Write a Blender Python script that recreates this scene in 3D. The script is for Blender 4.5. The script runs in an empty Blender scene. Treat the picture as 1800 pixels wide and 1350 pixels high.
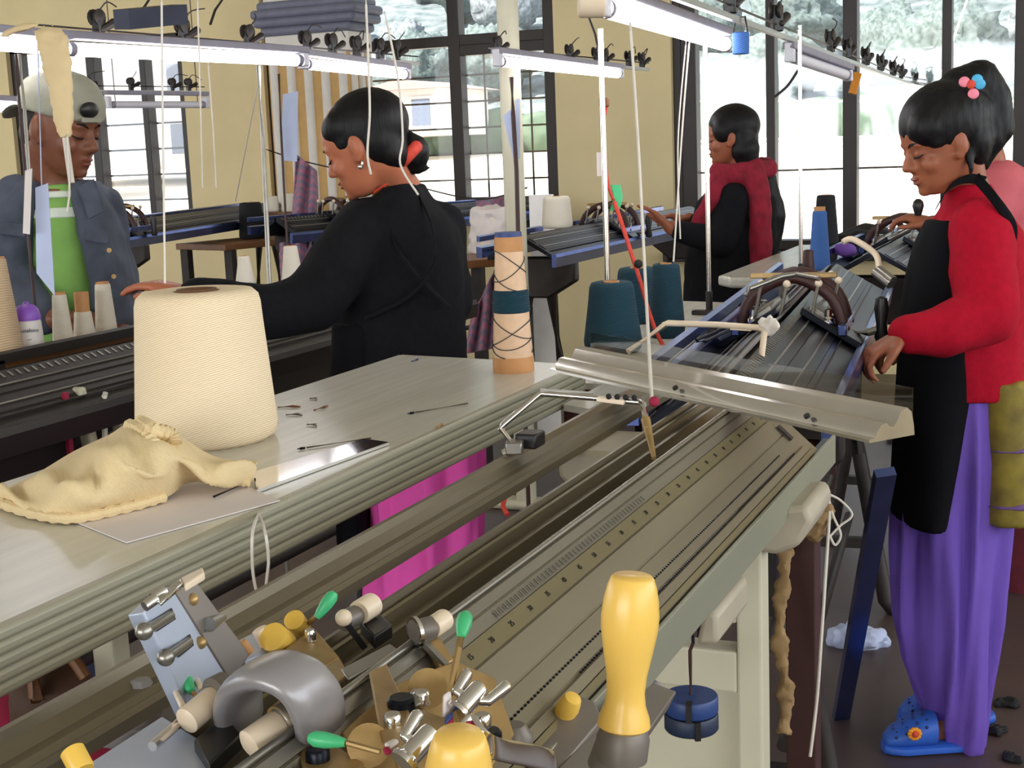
import bpy, math, random
from mathutils import Vector, Matrix, noise
random.seed(11)
V = Vector
sc = bpy.context.scene
col = sc.collection
# ---------------------------------------------------------------- camera
CH, FPX = 1.45, 2450.0
_p, _r, _y = math.radians(9.6), math.radians(2.3), math.radians(23.5)
FW = V((-math.sin(_y)*math.cos(_p), math.cos(_y)*math.cos(_p), -math.sin(_p)))
_rt = V((math.cos(_y), math.sin(_y), 0)); _up = _rt.cross(FW)
RT = _rt*math.cos(_r) - _up*math.sin(_r)
UP = _up*math.cos(_r) + _rt*math.sin(_r)
CAM = V((0, 0, CH))
cd = bpy.data.cameras.new('camera'); cam = bpy.data.objects.new('camera', cd); col.objects.link(cam)
cd.sensor_width = 36; cd.lens = 36*FPX/1800; cd.clip_end = 500; cd.clip_start = .05
cam.matrix_world = Matrix(((RT.x, UP.x, -FW.x, 0), (RT.y, UP.y, -FW.y, 0), (RT.z, UP.z, -FW.z, CH), (0, 0, 0, 1)))
sc.camera = cam
def ray(x, y): return FW + RT*((x-900)/FPX) + UP*((675-y)/FPX)
def pz(x, y, z): r = ray(x, y); return CAM + r*((z-CH)/r.z)          # pixel on a level surface
def pyy(x, y, Y): r = ray(x, y); return CAM + r*(Y/r.y)              # pixel on a wall across the room
def pxx(x, y, X): r = ray(x, y); return CAM + r*(X/r.x)
def pd(x, y, d): return CAM + ray(x, y)*d                            # pixel at a distance
# ---------------------------------------------------------------- light
sc.view_settings.view_transform = 'Standard'; sc.view_settings.look = 'None'
sc.view_settings.gamma = 1; sc.view_settings.use_curve_mapping = False
sc.view_settings.exposure = 0.0
w = bpy.data.worlds.new('world'); sc.world = w; w.use_nodes = True
bg = w.node_tree.nodes['Background']; bg.inputs[0].default_value = (.78, .88, 1, 1); bg.inputs[1].default_value = 1.7
sl = bpy.data.lights.new('sun', 'SUN'); sl.energy = 11; sl.angle = .02; sl.color = (1, .95, .86)
so = bpy.data.objects.new('sun', sl); col.objects.link(so)
so.rotation_euler = V((.45, .62, -.85)).to_track_quat('-Z', 'Y').to_euler()
def area(name, loc, aim, sx, sy, e, c=(.93, .97, 1)):
    l = bpy.data.lights.new(name, 'AREA'); l.shape = 'RECTANGLE'; l.size = sx; l.size_y = sy; l.energy = e; l.color = c
    o = bpy.data.objects.new(name, l); col.objects.link(o); o.location = loc
    o.rotation_euler = (V(aim)-V(loc)).to_track_quat('-Z', 'Y').to_euler(); return o
area('daylight_rear_window', (-3.0, -8.8, 1.95), (-2.6, 3, 1.3), 9.0, 1.9, 520)
area('side_fill', (3.4, 2.0, 1.95), (-3, 2.6, 1.1), 11.0, 1.9, 170)  # added area lamp out of view, evens light between near and far end
area('left_fill', (-9.5, 2.5, 1.95), (-2, 4.5, 1.3), 9.0, 1.9, 95)  # added area lamp out of view, brightens the back wall
# ---------------------------------------------------------------- materials
def S(r, g, b):
    f = lambda c: (c/255/12.92) if c/255 <= .04045 else ((c/255+.055)/1.055)**2.4
    return (f(r), f(g), f(b), 1)
MT = {}
def mk(name, c, rough=.5, metal=0.0, var=.12, scale=18, bump=0.0, bscale=160, stretch=(1, 1, 1), emit=0, spec=.5, c2=None, detail=4, sheen=0):
    m = bpy.data.materials.new(name); m.use_nodes = True; nt = m.node_tree; n = nt.nodes; L = nt.links
    b = n['Principled BSDF']; b.inputs['Roughness'].default_value = rough; b.inputs['Metallic'].default_value = metal
    b.inputs['Specular IOR Level'].default_value = spec
    if sheen: b.inputs['Sheen Weight'].default_value = sheen
    tc = n.new('ShaderNodeTexCoord'); mp = n.new('ShaderNodeMapping'); mp.inputs['Scale'].default_value = stretch
    L.new(tc.outputs['Object'], mp.inputs['Vector'])
    nz = n.new('ShaderNodeTexNoise'); nz.inputs['Scale'].default_value = scale; nz.inputs['Detail'].default_value = detail
    L.new(mp.outputs[0], nz.inputs['Vector'])
    rp = n.new('ShaderNodeValToRGB'); e = rp.color_ramp.elements
    lo = [max(0, x*(1-var)) for x in c[:3]]+[1]; hi = [min(1, x*(1+var)) for x in c[:3]]+[1]
    if c2: lo, hi = list(c), list(c2)
    e[0].position = .3; e[0].color = lo; e[1].position = .7; e[1].color = hi
    L.new(nz.outputs['Fac'], rp.inputs[0]); L.new(rp.outputs[0], b.inputs['Base Color'])
    if bump:
        n2 = n.new('ShaderNodeTexNoise'); n2.inputs['Scale'].default_value = bscale; n2.inputs['Detail'].default_value = 3
        L.new(mp.outputs[0], n2.inputs['Vector'])
        bp = n.new('ShaderNodeBump'); bp.inputs['Strength'].default_value = bump; bp.inputs['Distance'].default_value = .004
        L.new(n2.outputs['Fac'], bp.inputs['Height']); L.new(bp.outputs[0], b.inputs['Normal'])
    if emit:
        b.inputs['Emission Color'].default_value = c; b.inputs['Emission Strength'].default_value = emit
    MT[name] = m; return m
def wave_mat(name, c, c2, scale, rough=.8, rot=(0, 0, 0), direction='Z', bump=.4, distort=.6, stretch=(1, 1, 1)):
    m = mk(name, c, rough, var=.06); nt = m.node_tree; n = nt.nodes; L = nt.links; b = n['Principled BSDF']
    tc = n.new('ShaderNodeTexCoord'); mp = n.new('ShaderNodeMapping'); mp.inputs['Rotation'].default_value = rot; mp.inputs['Scale'].default_value = stretch
    L.new(tc.outputs['Object'], mp.inputs[0])
    wv = n.new('ShaderNodeTexWave'); wv.bands_direction = direction; wv.inputs['Scale'].default_value = scale
    wv.inputs['Distortion'].default_value = distort; wv.inputs['Detail Scale'].default_value = 2; L.new(mp.outputs[0], wv.inputs[0])
    mx = n.new('ShaderNodeMix'); mx.data_type = 'RGBA'; mx.inputs[6].default_value = c; mx.inputs[7].default_value = c2
    L.new(wv.outputs['Fac'], mx.inputs[0]); L.new(mx.outputs[2], b.inputs['Base Color'])
    if bump:
        bp = n.new('ShaderNodeBump'); bp.inputs['Strength'].default_value = bump; bp.inputs['Distance'].default_value = .002
        L.new(wv.outputs['Fac'], bp.inputs['Height']); L.new(bp.outputs[0], b.inputs['Normal'])
    return m
def glass_mat(name, tint=(1, 1, 1, 1), gl=.06):
    m = bpy.data.materials.new(name); m.use_nodes = True; nt = m.node_tree; n = nt.nodes; n.clear()
    o = n.new('ShaderNodeOutputMaterial'); mx = n.new('ShaderNodeMixShader'); t = n.new('ShaderNodeBsdfTransparent'); g = n.new('ShaderNodeBsdfGlossy')
    t.inputs[0].default_value = tint; g.inputs['Roughness'].default_value = .05; mx.inputs[0].default_value = gl
    nt.links.new(t.outputs[0], mx.inputs[1]); nt.links.new(g.outputs[0], mx.inputs[2]); nt.links.new(mx.outputs[0], o.inputs[0])
    MT[name] = m; return m
mk('wall', S(224, 206, 160), .75, var=.05, scale=3, bump=.05)
mk('ceil', S(225, 218, 196), .8, var=.04, scale=2)
mk('floor', S(84, 66, 58), .42, var=.35, scale=2.2, bump=.1, bscale=30, c2=S(66, 56, 56))
mk('frame', S(40, 30, 28), .45, var=.2, scale=9)
mk('iron', S(52, 46, 44), .5, .5, var=.25, scale=14)
glass_mat('glass'); glass_mat('clear_film', (.86, .84, .8, 1), .10)
mk('cream_wood', S(218, 214, 190), .32, var=.05, scale=26, stretch=(1, .12, 1))
mk('table_top', S(203, 200, 188), .26, var=.07, scale=60, stretch=(1, .06, 1), detail=6)
mk('table_edge', S(166, 162, 142), .4, var=.06, scale=20, stretch=(1, .1, 1))
mk('steel', S(150, 146, 138), .33, .85, var=.12, scale=30, stretch=(1, .08, 1))
mk('bright_steel', S(230, 226, 220), .17, .92, var=.08, scale=14, stretch=(1, 1, .2))
mk('chrome', S(225, 222, 220), .1, 1.0, var=.04)
mk('rail_steel', S(122, 112, 92), .36, .5, var=.14, scale=26, stretch=(1, .05, 1))
mk('bed_steel', S(128, 119, 99), .42, .35, var=.12, scale=16, stretch=(1, .12, 1))
mk('ruler_steel', S(120, 110, 80), .45, .35, var=.12, scale=30, stretch=(1, .1, 1))
mk('dark_steel', S(26, 28, 38), .32, .7, var=.25, scale=12)
mk('sky_tint_blue_steel', S(92, 106, 165), .22, .9, var=.15, scale=14)  # blue tint paints reflected sky onto the machine rails
mk('bar_grey', S(150, 150, 132), .42, .35, var=.06, scale=14, stretch=(1, .1, 1))
mk('brass_plate', S(170, 140, 92), .38, .5, var=.22, scale=28, bump=.1, bscale=60)
mk('pale_blue_metal', S(178, 186, 204), .4, .25, var=.05)
mk('taupe_metal', S(120, 112, 104), .45, .3, var=.08)
mk('grey_paint', S(150, 146, 148), .3, .25, var=.05, scale=8)
mk('machine_cream', S(196, 190, 166), .45, var=.05, scale=8)
mk('black_plastic', S(26, 24, 24), .4, var=.1)
mk('rubber_black', S(18, 17, 18), .7)
mk('yellow_wood', S(240, 196, 96), .3, var=.06, scale=10, stretch=(1, 1, .3))
mk('yellow_plastic', S(236, 192, 84), .35, var=.05)
mk('cream_plastic', S(232, 212, 186), .35, var=.05)
mk('green_plastic', S(70, 186, 124), .35, var=.05)
mk('maroon_wood', S(64, 34, 32), .5, var=.2, scale=8, stretch=(1, 1, .1))
mk('brown_wood', S(122, 78, 40), .5, var=.2, scale=12, stretch=(1, .2, 1))
mk('cord_red', S(206, 66, 50), .7, var=.15, scale=90)
mk('thread', S(222, 214, 204), .9, var=.06)
mk('thread_dark', S(46, 56, 58), .9, var=.06)
mk('paper_white', S(222, 212, 208), .8, var=.05, scale=9)
mk('card_blue', S(186, 196, 226), .8, var=.03)
mk('tube_glow', (1, .97, 1, 1), .4, var=0, emit=16)
mk('tube_off', S(214, 212, 222), .3, var=.03)
mk('fixture', S(140, 136, 150), .5, var=.08)
wave_mat('yarn_cream', S(252, 236, 208), S(226, 198, 154), 110, rot=(0, .32, 0), bump=.25, distort=1.5)
wave_mat('yarn_teal', S(10, 62, 80), S(8, 52, 68), 90, rot=(.1, .25, 0), bump=.8)
wave_mat('yarn_white', S(232, 224, 208), S(220, 210, 192), 110, rot=(.1, .3, 0))
wave_mat('yarn_blue', S(70, 116, 186), S(52, 92, 160), 70, rot=(.1, .3, 0))
wave_mat('yarn_black', S(20, 20, 26), S(10, 10, 14), 60, rot=(.1, .3, 0))
wave_mat('yarn_tan', S(200, 174, 142), S(184, 156, 122), 60, rot=(.1, .3, 0))
wave_mat('knit_cream', S(238, 214, 168), S(228, 202, 154), 240, bump=.4, direction='DIAGONAL')
mk('cardboard', S(196, 142, 92), .7, var=.12, scale=30)
mk('paper_cone', S(222, 184, 150), .5, var=.08, scale=40, bump=.2, bscale=90)
mk('cap_blue', S(44, 62, 120), .5)
mk('hole_dark', S(110, 78, 52), .9)
# ---------------------------------------------------------------- mesh builder
def basis(d):
    d = V(d).normalized(); a = V((0, 0, 1)) if abs(d.z) < .95 else V((1, 0, 0))
    s = d.cross(a).normalized(); return d, s, s.cross(d)
class MB:
    def __init__(s): s.v = []; s.f = []
    def add(s, vs, fs):
        o = len(s.v); s.v += [V(p) for p in vs]; s.f += [[i+o for i in q] for q in fs]; return s
    def box(s, c, sz, R=None):
        c = V(c); vs = []
        for i in (-.5, .5):
            for j in (-.5, .5):
                for k in (-.5, .5):
                    p = V((i*sz[0], j*sz[1], k*sz[2])); vs.append(c+(R @ p if R else p))
        return s.add(vs, [[0, 1, 3, 2], [4, 6, 7, 5], [0, 4, 5, 1], [2, 3, 7, 6], [0, 2, 6, 4], [1, 5, 7, 3]])
    def bar(s, p0, p1, w, h, upv=(0, 0, 1)):
        p0, p1 = V(p0), V(p1); d = (p1-p0).normalized(); u = V(upv); sd = d.cross(u).normalized(); u = sd.cross(d)
        vs = [p+sd*(a*w/2)+u*(b*h/2) for p in (p0, p1) for a, b in ((-1, -1), (1, -1), (1, 1), (-1, 1))]
        return s.add(vs, [[0, 1, 2, 3], [7, 6, 5, 4], [0, 4, 5, 1], [1, 5, 6, 2], [2, 6, 7, 3], [3, 7, 4, 0]])
    def cyl(s, p0, p1, r0, r1=None, n=14):
        r1 = r0 if r1 is None else r1; p0, p1 = V(p0), V(p1); d, a, b = basis(p1-p0); vs = []
        for p, r in ((p0, r0), (p1, r1)):
            vs += [p+(a*math.cos(6.28319*i/n)+b*math.sin(6.28319*i/n))*r for i in range(n)]
        fs = [[i, i+n, (i+1) % n+n, (i+1) % n] for i in range(n)]+[list(range(n)), list(range(2*n-1, n-1, -1))]
        return s.add(vs, fs)
    def tube(s, pts, r, n=8, flat=None):
        pts = [V(p) for p in pts]; k = len(pts); rs = r if isinstance(r, (list, tuple)) else [r]*k; vs = []; a = None
        for i, p in enumerate(pts):
            d = (pts[min(i+1, k-1)]-pts[max(i-1, 0)]).normalized()
            if a is None: _, a, b = basis(d)
            else: a = (a-d*a.dot(d)).normalized(); b = d.cross(a)
            vs += [p+(a*math.cos(6.28319*j/n)+b*math.sin(6.28319*j/n))*rs[i] for j in range(n)]
        fs = [[i*n+j, i*n+(j+1) % n, (i+1)*n+(j+1) % n, (i+1)*n+j] for i in range(k-1) for j in range(n)]
        return s.add(vs, fs+[list(range(n-1, -1, -1)), list(range((k-1)*n, k*n))])
    def lathe(s, prof, n=28, M=None, c=(0, 0, 0), ax=None):
        c = V(c); X, Y, Z = V((1, 0, 0)), V((0, 1, 0)), V((0, 0, 1))
        if ax is not None: Z, X, Y = basis(ax)
        vs = [c+(X*math.cos(6.28319*j/n)+Y*math.sin(6.28319*j/n))*r+Z*z for r, z in prof for j in range(n)]
        k = len(prof); fs = [[i*n+j, i*n+(j+1) % n, (i+1)*n+(j+1) % n, (i+1)*n+j] for i in range(k-1) for j in range(n)]
        return s.add(vs, fs+[list(range(n-1, -1, -1)), list(range((k-1)*n, k*n))])
    def prism(s, poly, p0, p1, xv=(1, 0, 0), zv=(0, 0, 1)):
        p0, p1, xv, zv = V(p0), V(p1), V(xv), V(zv); n = len(poly)
        vs = [p+xv*a+zv*b for p in (p0, p1) for a, b in poly]
        return s.add(vs, [list(range(n)), list(range(2*n-1, n-1, -1))]+[[i, i+n, (i+1) % n+n, (i+1) % n] for i in range(n)])
    def ell(s, c, r, ax=None, nu=16, nv=10):
        c = V(c); r = (r, r, r) if not isinstance(r, (tuple, list)) else r
        A = ax or (V((1, 0, 0)), V((0, 1, 0)), V((0, 0, 1))); vs = [c-A[2]*r[2]]
        for i in range(1, nv):
            t = math.pi*i/nv-math.pi/2
            for j in range(nu):
                p = 6.28319*j/nu; vs.append(c+A[0]*(r[0]*math.cos(t)*math.cos(p))+A[1]*(r[1]*math.cos(t)*math.sin(p))+A[2]*(r[2]*math.sin(t)))
        vs.append(c+A[2]*r[2]); e = len(vs)-1
        fs = [[0, 1+(j+1) % nu, 1+j] for j in range(nu)]
        for i in range(nv-2):
            fs += [[1+i*nu+j, 1+i*nu+(j+1) % nu, 1+(i+1)*nu+(j+1) % nu, 1+(i+1)*nu+j] for j in range(nu)]
        return s.add(vs, fs+[[1+(nv-2)*nu+j, 1+(nv-2)*nu+(j+1) % nu, e] for j in range(nu)])
    def loft(s, rings, n=22, p=2.0):
        vs = []
        for c, a, b in rings:
            c, a, b = V(c), V(a), V(b)
            for j in range(n):
                t = 6.28319*j/n; ct, st = math.cos(t), math.sin(t)
                vs.append(c+a*(math.copysign(abs(ct)**(2/p), ct))+b*(math.copysign(abs(st)**(2/p), st)))
        k = len(rings); fs = [[i*n+j, i*n+(j+1) % n, (i+1)*n+(j+1) % n, (i+1)*n+j] for i in range(k-1) for j in range(n)]
        return s.add(vs, fs+[list(range(n-1, -1, -1)), list(range((k-1)*n, k*n))])
    def chain(s, pts, rs, n=14):
        pts = [V(p) for p in pts]
        for i, p in enumerate(pts):
            s.ell(p, rs[i], nu=n, nv=8)
            if i: s.cyl(pts[i-1], p, rs[i-1], rs[i], n)
        return s
    def sheet(s, G, th=.003):
        nu, nv = len(G), len(G[0]); P = [[V(p) for p in r] for r in G]; N = []
        for i in range(nu):
            for j in range(nv):
                a = P[min(i+1, nu-1)][j]-P[max(i-1, 0)][j]; b = P[i][min(j+1, nv-1)]-P[i][max(j-1, 0)]
                q = a.cross(b); N.append(q.normalized() if q.length > 1e-9 else V((0, 0, 1)))
        vs = [P[i][j]+N[i*nv+j]*(th/2) for i in range(nu) for j in range(nv)]+[P[i][j]-N[i*nv+j]*(th/2) for i in range(nu) for j in range(nv)]
        m = nu*nv; fs = []
        for i in range(nu-1):
            for j in range(nv-1):
                q = [i*nv+j, (i+1)*nv+j, (i+1)*nv+j+1, i*nv+j+1]; fs += [q, [x+m for x in q[::-1]]]
        per = [i*nv for i in range(nu)]+[(nu-1)*nv+j for j in range(1, nv)]+[i*nv+nv-1 for i in range(nu-2, -1, -1)]+[j for j in range(nv-2, 0, -1)]
        for a, b in zip(per, per[1:]+per[:1]): fs.append([b, a, a+m, b+m])
        return s.add(vs, fs)
    def mesh(s, name):
        me = bpy.data.meshes.new(name); me.from_pydata([tuple(p) for p in s.v], [], s.f); return me
WM = {}
def finish(me, name, mt, parent, smooth=True, ang=40, bevel=0, world=True):
    if smooth:
        me.polygons.foreach_set('use_smooth', [True]*len(me.polygons)); me.set_sharp_from_angle(angle=math.radians(ang))
    if len(me.materials) == 0: me.materials.append(MT[mt])
    o = bpy.data.objects.new(name, me); col.objects.link(o)
    if parent is not None:
        o.parent = parent; WM[o] = WM[parent]
        if world: me.transform(WM[parent].inverted())
    else:
        xs = [v.co for v in me.vertices]
        b = V(((min(p.x for p in xs)+max(p.x for p in xs))/2, (min(p.y for p in xs)+max(p.y for p in xs))/2, min(p.z for p in xs)))
        me.transform(Matrix.Translation(-b)); o.location = b; WM[o] = Matrix.Translation(b)
    me.update()
    if bevel:
        m = o.modifiers.new('bevel', 'BEVEL'); m.width = bevel; m.segments = 2; m.limit_method = 'ANGLE'
    return o
def fixn(me):
    import bmesh
    b = bmesh.new(); b.from_mesh(me); bmesh.ops.recalc_face_normals(b, faces=b.faces); b.to_mesh(me); b.free()
def B(mb, name, mt, parent=None, **k):
    me = mb.mesh(name); fixn(me); return finish(me, name, mt, parent, **k)
def tag(o, label, cat, group=None, kind=None):
    if label: o['label'] = label
    if cat: o['category'] = cat
    if group: o['group'] = group
    if kind: o['kind'] = kind
    return o
def thing(name, label, cat, loc, rz=0, group=None):
    o = bpy.data.objects.new(name, None); col.objects.link(o); o.location = loc; o.rotation_euler = (0, 0, rz); o.empty_display_size = .05
    WM[o] = Matrix.Translation(V(loc)) @ Matrix.Rotation(rz, 4, 'Z'); return tag(o, label, cat, group)
def struct(o): o['kind'] = 'structure'; return o
def voxel(mb, name, vox, smooth=4, fac=.5):
    me = mb.mesh(name); fixn(me); o = bpy.data.objects.new(name, me); col.objects.link(o)
    r = o.modifiers.new('r', 'REMESH'); r.mode = 'VOXEL'; r.voxel_size = vox
    if smooth: q = o.modifiers.new('s', 'SMOOTH'); q.iterations = smooth; q.factor = fac
    dg = bpy.context.evaluated_depsgraph_get(); m2 = bpy.data.meshes.new_from_object(o.evaluated_get(dg))
    bpy.data.objects.remove(o); bpy.data.meshes.remove(me); m2.name = name; return m2
def wrinkle(me, amp, scale, st=(1, 1, 1), seed=0):
    nr = [v.normal.copy() for v in me.vertices]
    for v, n_ in zip(me.vertices, nr):
        p = v.co; q = V((p.x*st[0], p.y*st[1], p.z*st[2]))*scale+V((seed*7.3, seed*3.1, seed*1.7))
        v.co = p+n_*(amp*(noise.noise(q)+.5*noise.noise(q*2.1)))
    me.update(); return me
# ---------------------------------------------------------------- the room
YW, CEIL, XL, XR, YB, TH = 8.6, 3.15, -9.6, 3.5, -9.0, .22
struct(B(MB().box(((XL+XR)/2, (YB+YW)/2, -.05), (XR-XL+.4, YW-YB+.4, .1)), 'floor', 'floor', smooth=False))
struct(B(MB().box(((XL+XR)/2, (YB+YW)/2, CEIL+.05), (XR-XL+.4, YW-YB+.4, .1)), 'ceiling', 'ceil', smooth=False))
def wx(px, py=250): return pyy(px, py, YW).x
def wz(px, py): return pyy(px, py, YW).z
W1 = (wx(26, 260), wx(331, 260), 1.0, wz(250, 62))
W2 = (wx(468, 200), wx(979, 250), wz(900, 378), 2.95)
W3 = (wx(1182, 250), .75, wz(1400, 440), 2.95)
def hwall(name, y0, y1, wins, x0, x1):
    m = MB(); ym, dy = (y0+y1)/2, y1-y0; xs = x0
    for a, b, s, t in wins:
        m.box(((xs+a)/2, ym, CEIL/2), (a-xs, dy, CEIL)); m.box(((a+b)/2, ym, s/2), (b-a, dy, s)); m.box(((a+b)/2, ym, (t+CEIL)/2), (b-a, dy, CEIL-t)); xs = b
    m.box(((xs+x1)/2, ym, CEIL/2), (x1-xs, dy, CEIL)); return struct(B(m, name, 'wall', smooth=False))
hwall('wall_back', YW, YW+TH, [W1, W2, W3], XL-.2, XR+.2)
hwall('wall_rear', YB-TH, YB, [(-7.5, 1.5, 1.0, 2.9)], XL-.2, XR+.2)
m = MB()
for a, b, z0, z1 in ((YB, -2, 0, CEIL), (7, YW, 0, CEIL), (-2, 7, 0, 1), (-2, 7, 2.9, CEIL)): m.box((XL-.1, (a+b)/2, (z0+z1)/2), (.2, b-a, z1-z0))
struct(B(m, 'wall_left', 'wall', smooth=False))
m = MB(); xm = XR+.1
for a, b, z0, z1 in ((YB, -3.5, 0, CEIL), (7.5, YW, 0, CEIL), (-3.5, 7.5, 0, 1), (-3.5, 7.5, 2.9, CEIL)): m.box((xm, (a+b)/2, (z0+z1)/2), (.2, b-a, z1-z0))
struct(B(m, 'wall_right', 'wall', smooth=False))
def window(n, W, vert, hor, grille, fr=.07):
    """frame, mullions (x, width, z0, z1), transoms (x0, x1, z, height), panes, grille bars"""
    x0, x1, s, t = W; y = YW+.10
    r = thing('window_%d' % n, None, None, ((x0+x1)/2, y, s)); struct(r)
    m = MB()
    m.box((x0+fr/2, y, (s+t)/2), (fr, .12, t-s)); m.box((x1-fr/2, y, (s+t)/2), (fr, .12, t-s))
    m.box(((x0+x1)/2, y, s+.03), (x1-x0, .14, .06)); m.box(((x0+x1)/2, y, t-.03), (x1-x0, .12, .06))
    B(m, 'window_frame', 'frame', r, smooth=False, bevel=.006)
    for x, w_, a, b in vert: B(MB().box((x, y, (a+b)/2), (w_, .10, b-a)), 'mullion', 'frame', r, smooth=False, bevel=.005)
    for a, b, z, h in hor: B(MB().box(((a+b)/2, y, z), (b-a, .09, h)), 'transom', 'frame', r, smooth=False, bevel=.005)
    xs = sorted([x0]+[v[0] for v in vert]+[x1])
    for a, b in zip(xs, xs[1:]):
        B(MB().box(((a+b)/2, y+.01, (s+t)/2), (b-a-.02, .006, t-s-.04)), 'pane', 'glass', r, smooth=False)
    for p0, p1, rad in grille: B(MB().cyl(p0, p1, rad, n=6), 'grille_bar', 'iron', r)
    return r
yg = YW+.17
a1, b1, s1, t1 = W1
g = [((a1, yg, z), (b1, yg, z), .008) for z in (s1+.17, s1+.36, s1+.55, s1+.74)]
window(1, W1, [(wx(157, 200), .075, s1, t1), (wx(248, 200), .05, s1, t1), (wx(80, 200), .05, s1, t1)], [], g)
a2, b2, s2, t2 = W2
xm_, tz = wx(797, 200), wz(830, 68)
lx0, lx1, lz0, lz1 = wx(806, 200), wx(968, 200), wz(880, 350), wz(880, 88)
g = []
k = 0
while lz0+.13+k*.175 < lz1: g.append(((a2, yg, lz0+.13+k*.175), (b2, yg, lz0+.13+k*.175), .007)); k += 1
for px in (836, 877, 917): g.append(((wx(px, 200), yg, s2), (wx(px, 200), yg, tz), .007))
window(2, W2, [(xm_, .085, s2, t2), (wx(510, 200), .05, s2, tz)], [(a2, b2, tz, .07), (xm_, b2, lz1+.02, .07), (xm_, b2, s2+.09, .06)], g, .09)
a3, b3, s3, t3 = W3
g = [((a3, yg, wz(1400, 300)), (b3, yg, wz(1400, 300)), .007)]
window(3, W3, [(wx(1201, 200), .14, s3, t3), (wx(1351, 200), .055, s3, t3), (wx(1491, 200), .085, s3, t3), (wx(1661, 200), .055, s3, t3), (wx(1795, 200), .09, s3, t3)], [], g, .05)
struct(B(MB().box(((a2+b2)/2, YW-.03, s2-.02), (b2-a2+.1, .14, .04)), 'trim_1', 'frame', smooth=False, bevel=.006))
struct(B(MB().box(((a3+b3)/2, YW-.03, s3-.03), (b3-a3+.1, .14, .06)), 'trim_2', 'frame', smooth=False, bevel=.006))
# square pillar with fluted shaft in front of the window
mk('pillar_orange', S(204, 164, 104), .7, var=.06); mk('pillar_white', S(222, 216, 208), .7, var=.04); mk('pillar_grey', S(110, 112, 130), .6, var=.08)
cx = (wx(541, 200)+wx(690, 200))/2; hw = (wx(690, 200)-wx(541, 200))/2*.97; cy = YW-.36
zc0, zc1, zcap = wz(615, 100), wz(615, 66), wz(615, 22)
pil = thing('pillar', 'square striped orange and white pillar with grey moulded capital by window', 'pillar', (cx, cy, 0)); struct(pil); del pil['category']; del pil['label']; pil.name = 'trim_3'
B(MB().box((cx, cy, zc0/2), (2*hw*.94, .3, zc0)), 'shaft', 'pillar_orange', pil, smooth=False)
for i in range(5): B(MB().cyl((cx-hw*.8+i*hw*.4, cy-.15, .05), (cx-hw*.8+i*hw*.4, cy-.15, zc0), hw*.10, n=10), 'flute', 'pillar_white', pil)
for i in range(3): B(MB().cyl((cx+hw*.94, cy-.1+i*.1, .05), (cx+hw*.94, cy-.1+i*.1, zc0), hw*.09, n=10), 'flute', 'pillar_white', pil)
B(MB().box((cx, cy, (zc0+zc1)/2), (2*hw*.98, .31, zc1-zc0)), 'collar', 'pillar_white', pil, smooth=False, bevel=.01)
for i, (zz, e) in enumerate(((zc1+.03, 1.05), (zc1+.085, 1.18), (zc1+.14, 1.22), (zc1+.19, 1.1))): B(MB().box((cx, cy, zz), (2*hw*e, .33*e, .06)), 'moulding', 'pillar_grey', pil, bevel=.022)
B(MB().box((cx, cy, (zc1+.2+CEIL)/2), (2*hw*.96, .31, CEIL-zc1-.2)), 'upper_shaft', 'pillar_white', pil, smooth=False)
# ---------------------------------------------------------------- outside
mk('yard', S(228, 220, 205), .9, var=.08, scale=.6); mk('hill', S(80, 96, 94), .95, c2=S(150, 158, 164), scale=1.4, detail=10)  # bluish haze is mixed into the hillside colours
mk('leaf_pale_haze', S(92, 106, 104), .9, c2=S(172, 176, 184), scale=9, detail=10); mk('leaf_mid_haze', S(66, 86, 80), .9, c2=S(138, 150, 150), scale=9, detail=10)  # leaf colours greyed and blued to imitate distance haze
mk('bark', S(120, 104, 88), .9); mk('plaster', S(236, 232, 226), .8, var=.04); mk('roof_tin', S(176, 150, 146), .6, var=.1); mk('glass_dark', S(120, 130, 150), .2)
def gz(y): return -.7+max(0, y-9)/38*1.9
yd = MB().sheet([[(x, y, gz(y)) for y in (8.95, 20, 34, 47, 60)] for x in (-100, -60, -20, 20, 60)], .1)
struct(B(yd, 'ground', 'yard', smooth=False))
def hz(x, y): t = max(0, (y-50)/70); return 1.1+30*t**1.1+2.2*noise.noise(V((x*.05, y*.05, 3)))+.7*noise.noise(V((x*.2, y*.2, 1)))
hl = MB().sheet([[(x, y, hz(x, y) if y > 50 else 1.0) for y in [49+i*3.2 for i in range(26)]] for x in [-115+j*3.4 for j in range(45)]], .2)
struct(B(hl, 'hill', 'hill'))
def crown(seed):
    m = MB().ell((0, 0, 0), (1, 1, .9), nu=30, nv=20); me = m.mesh('crown')
    for v in me.vertices:
        p = v.co.copy(); v.co = p*(1+.3*noise.noise(p*2.2+V((seed*5, 0, 0)))+.2*noise.noise(p*5+V((seed, 3, 0)))+.16*noise.noise(p*11+V((seed, 3, 0))))
    me.polygons.foreach_set('use_smooth', [True]*len(me.polygons)); return me
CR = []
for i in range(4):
    me = crown(i+1); me.materials.append(MT['leaf_pale_haze' if i % 2 else 'leaf_mid_haze']); CR.append(me)
tk = MB().cyl((0, 0, -2.0), (0, 0, .1), .13, .08, 7).mesh('trunk'); tk.materials.append(MT['bark'])
rt_ = random.Random(5)
TS = []
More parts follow.
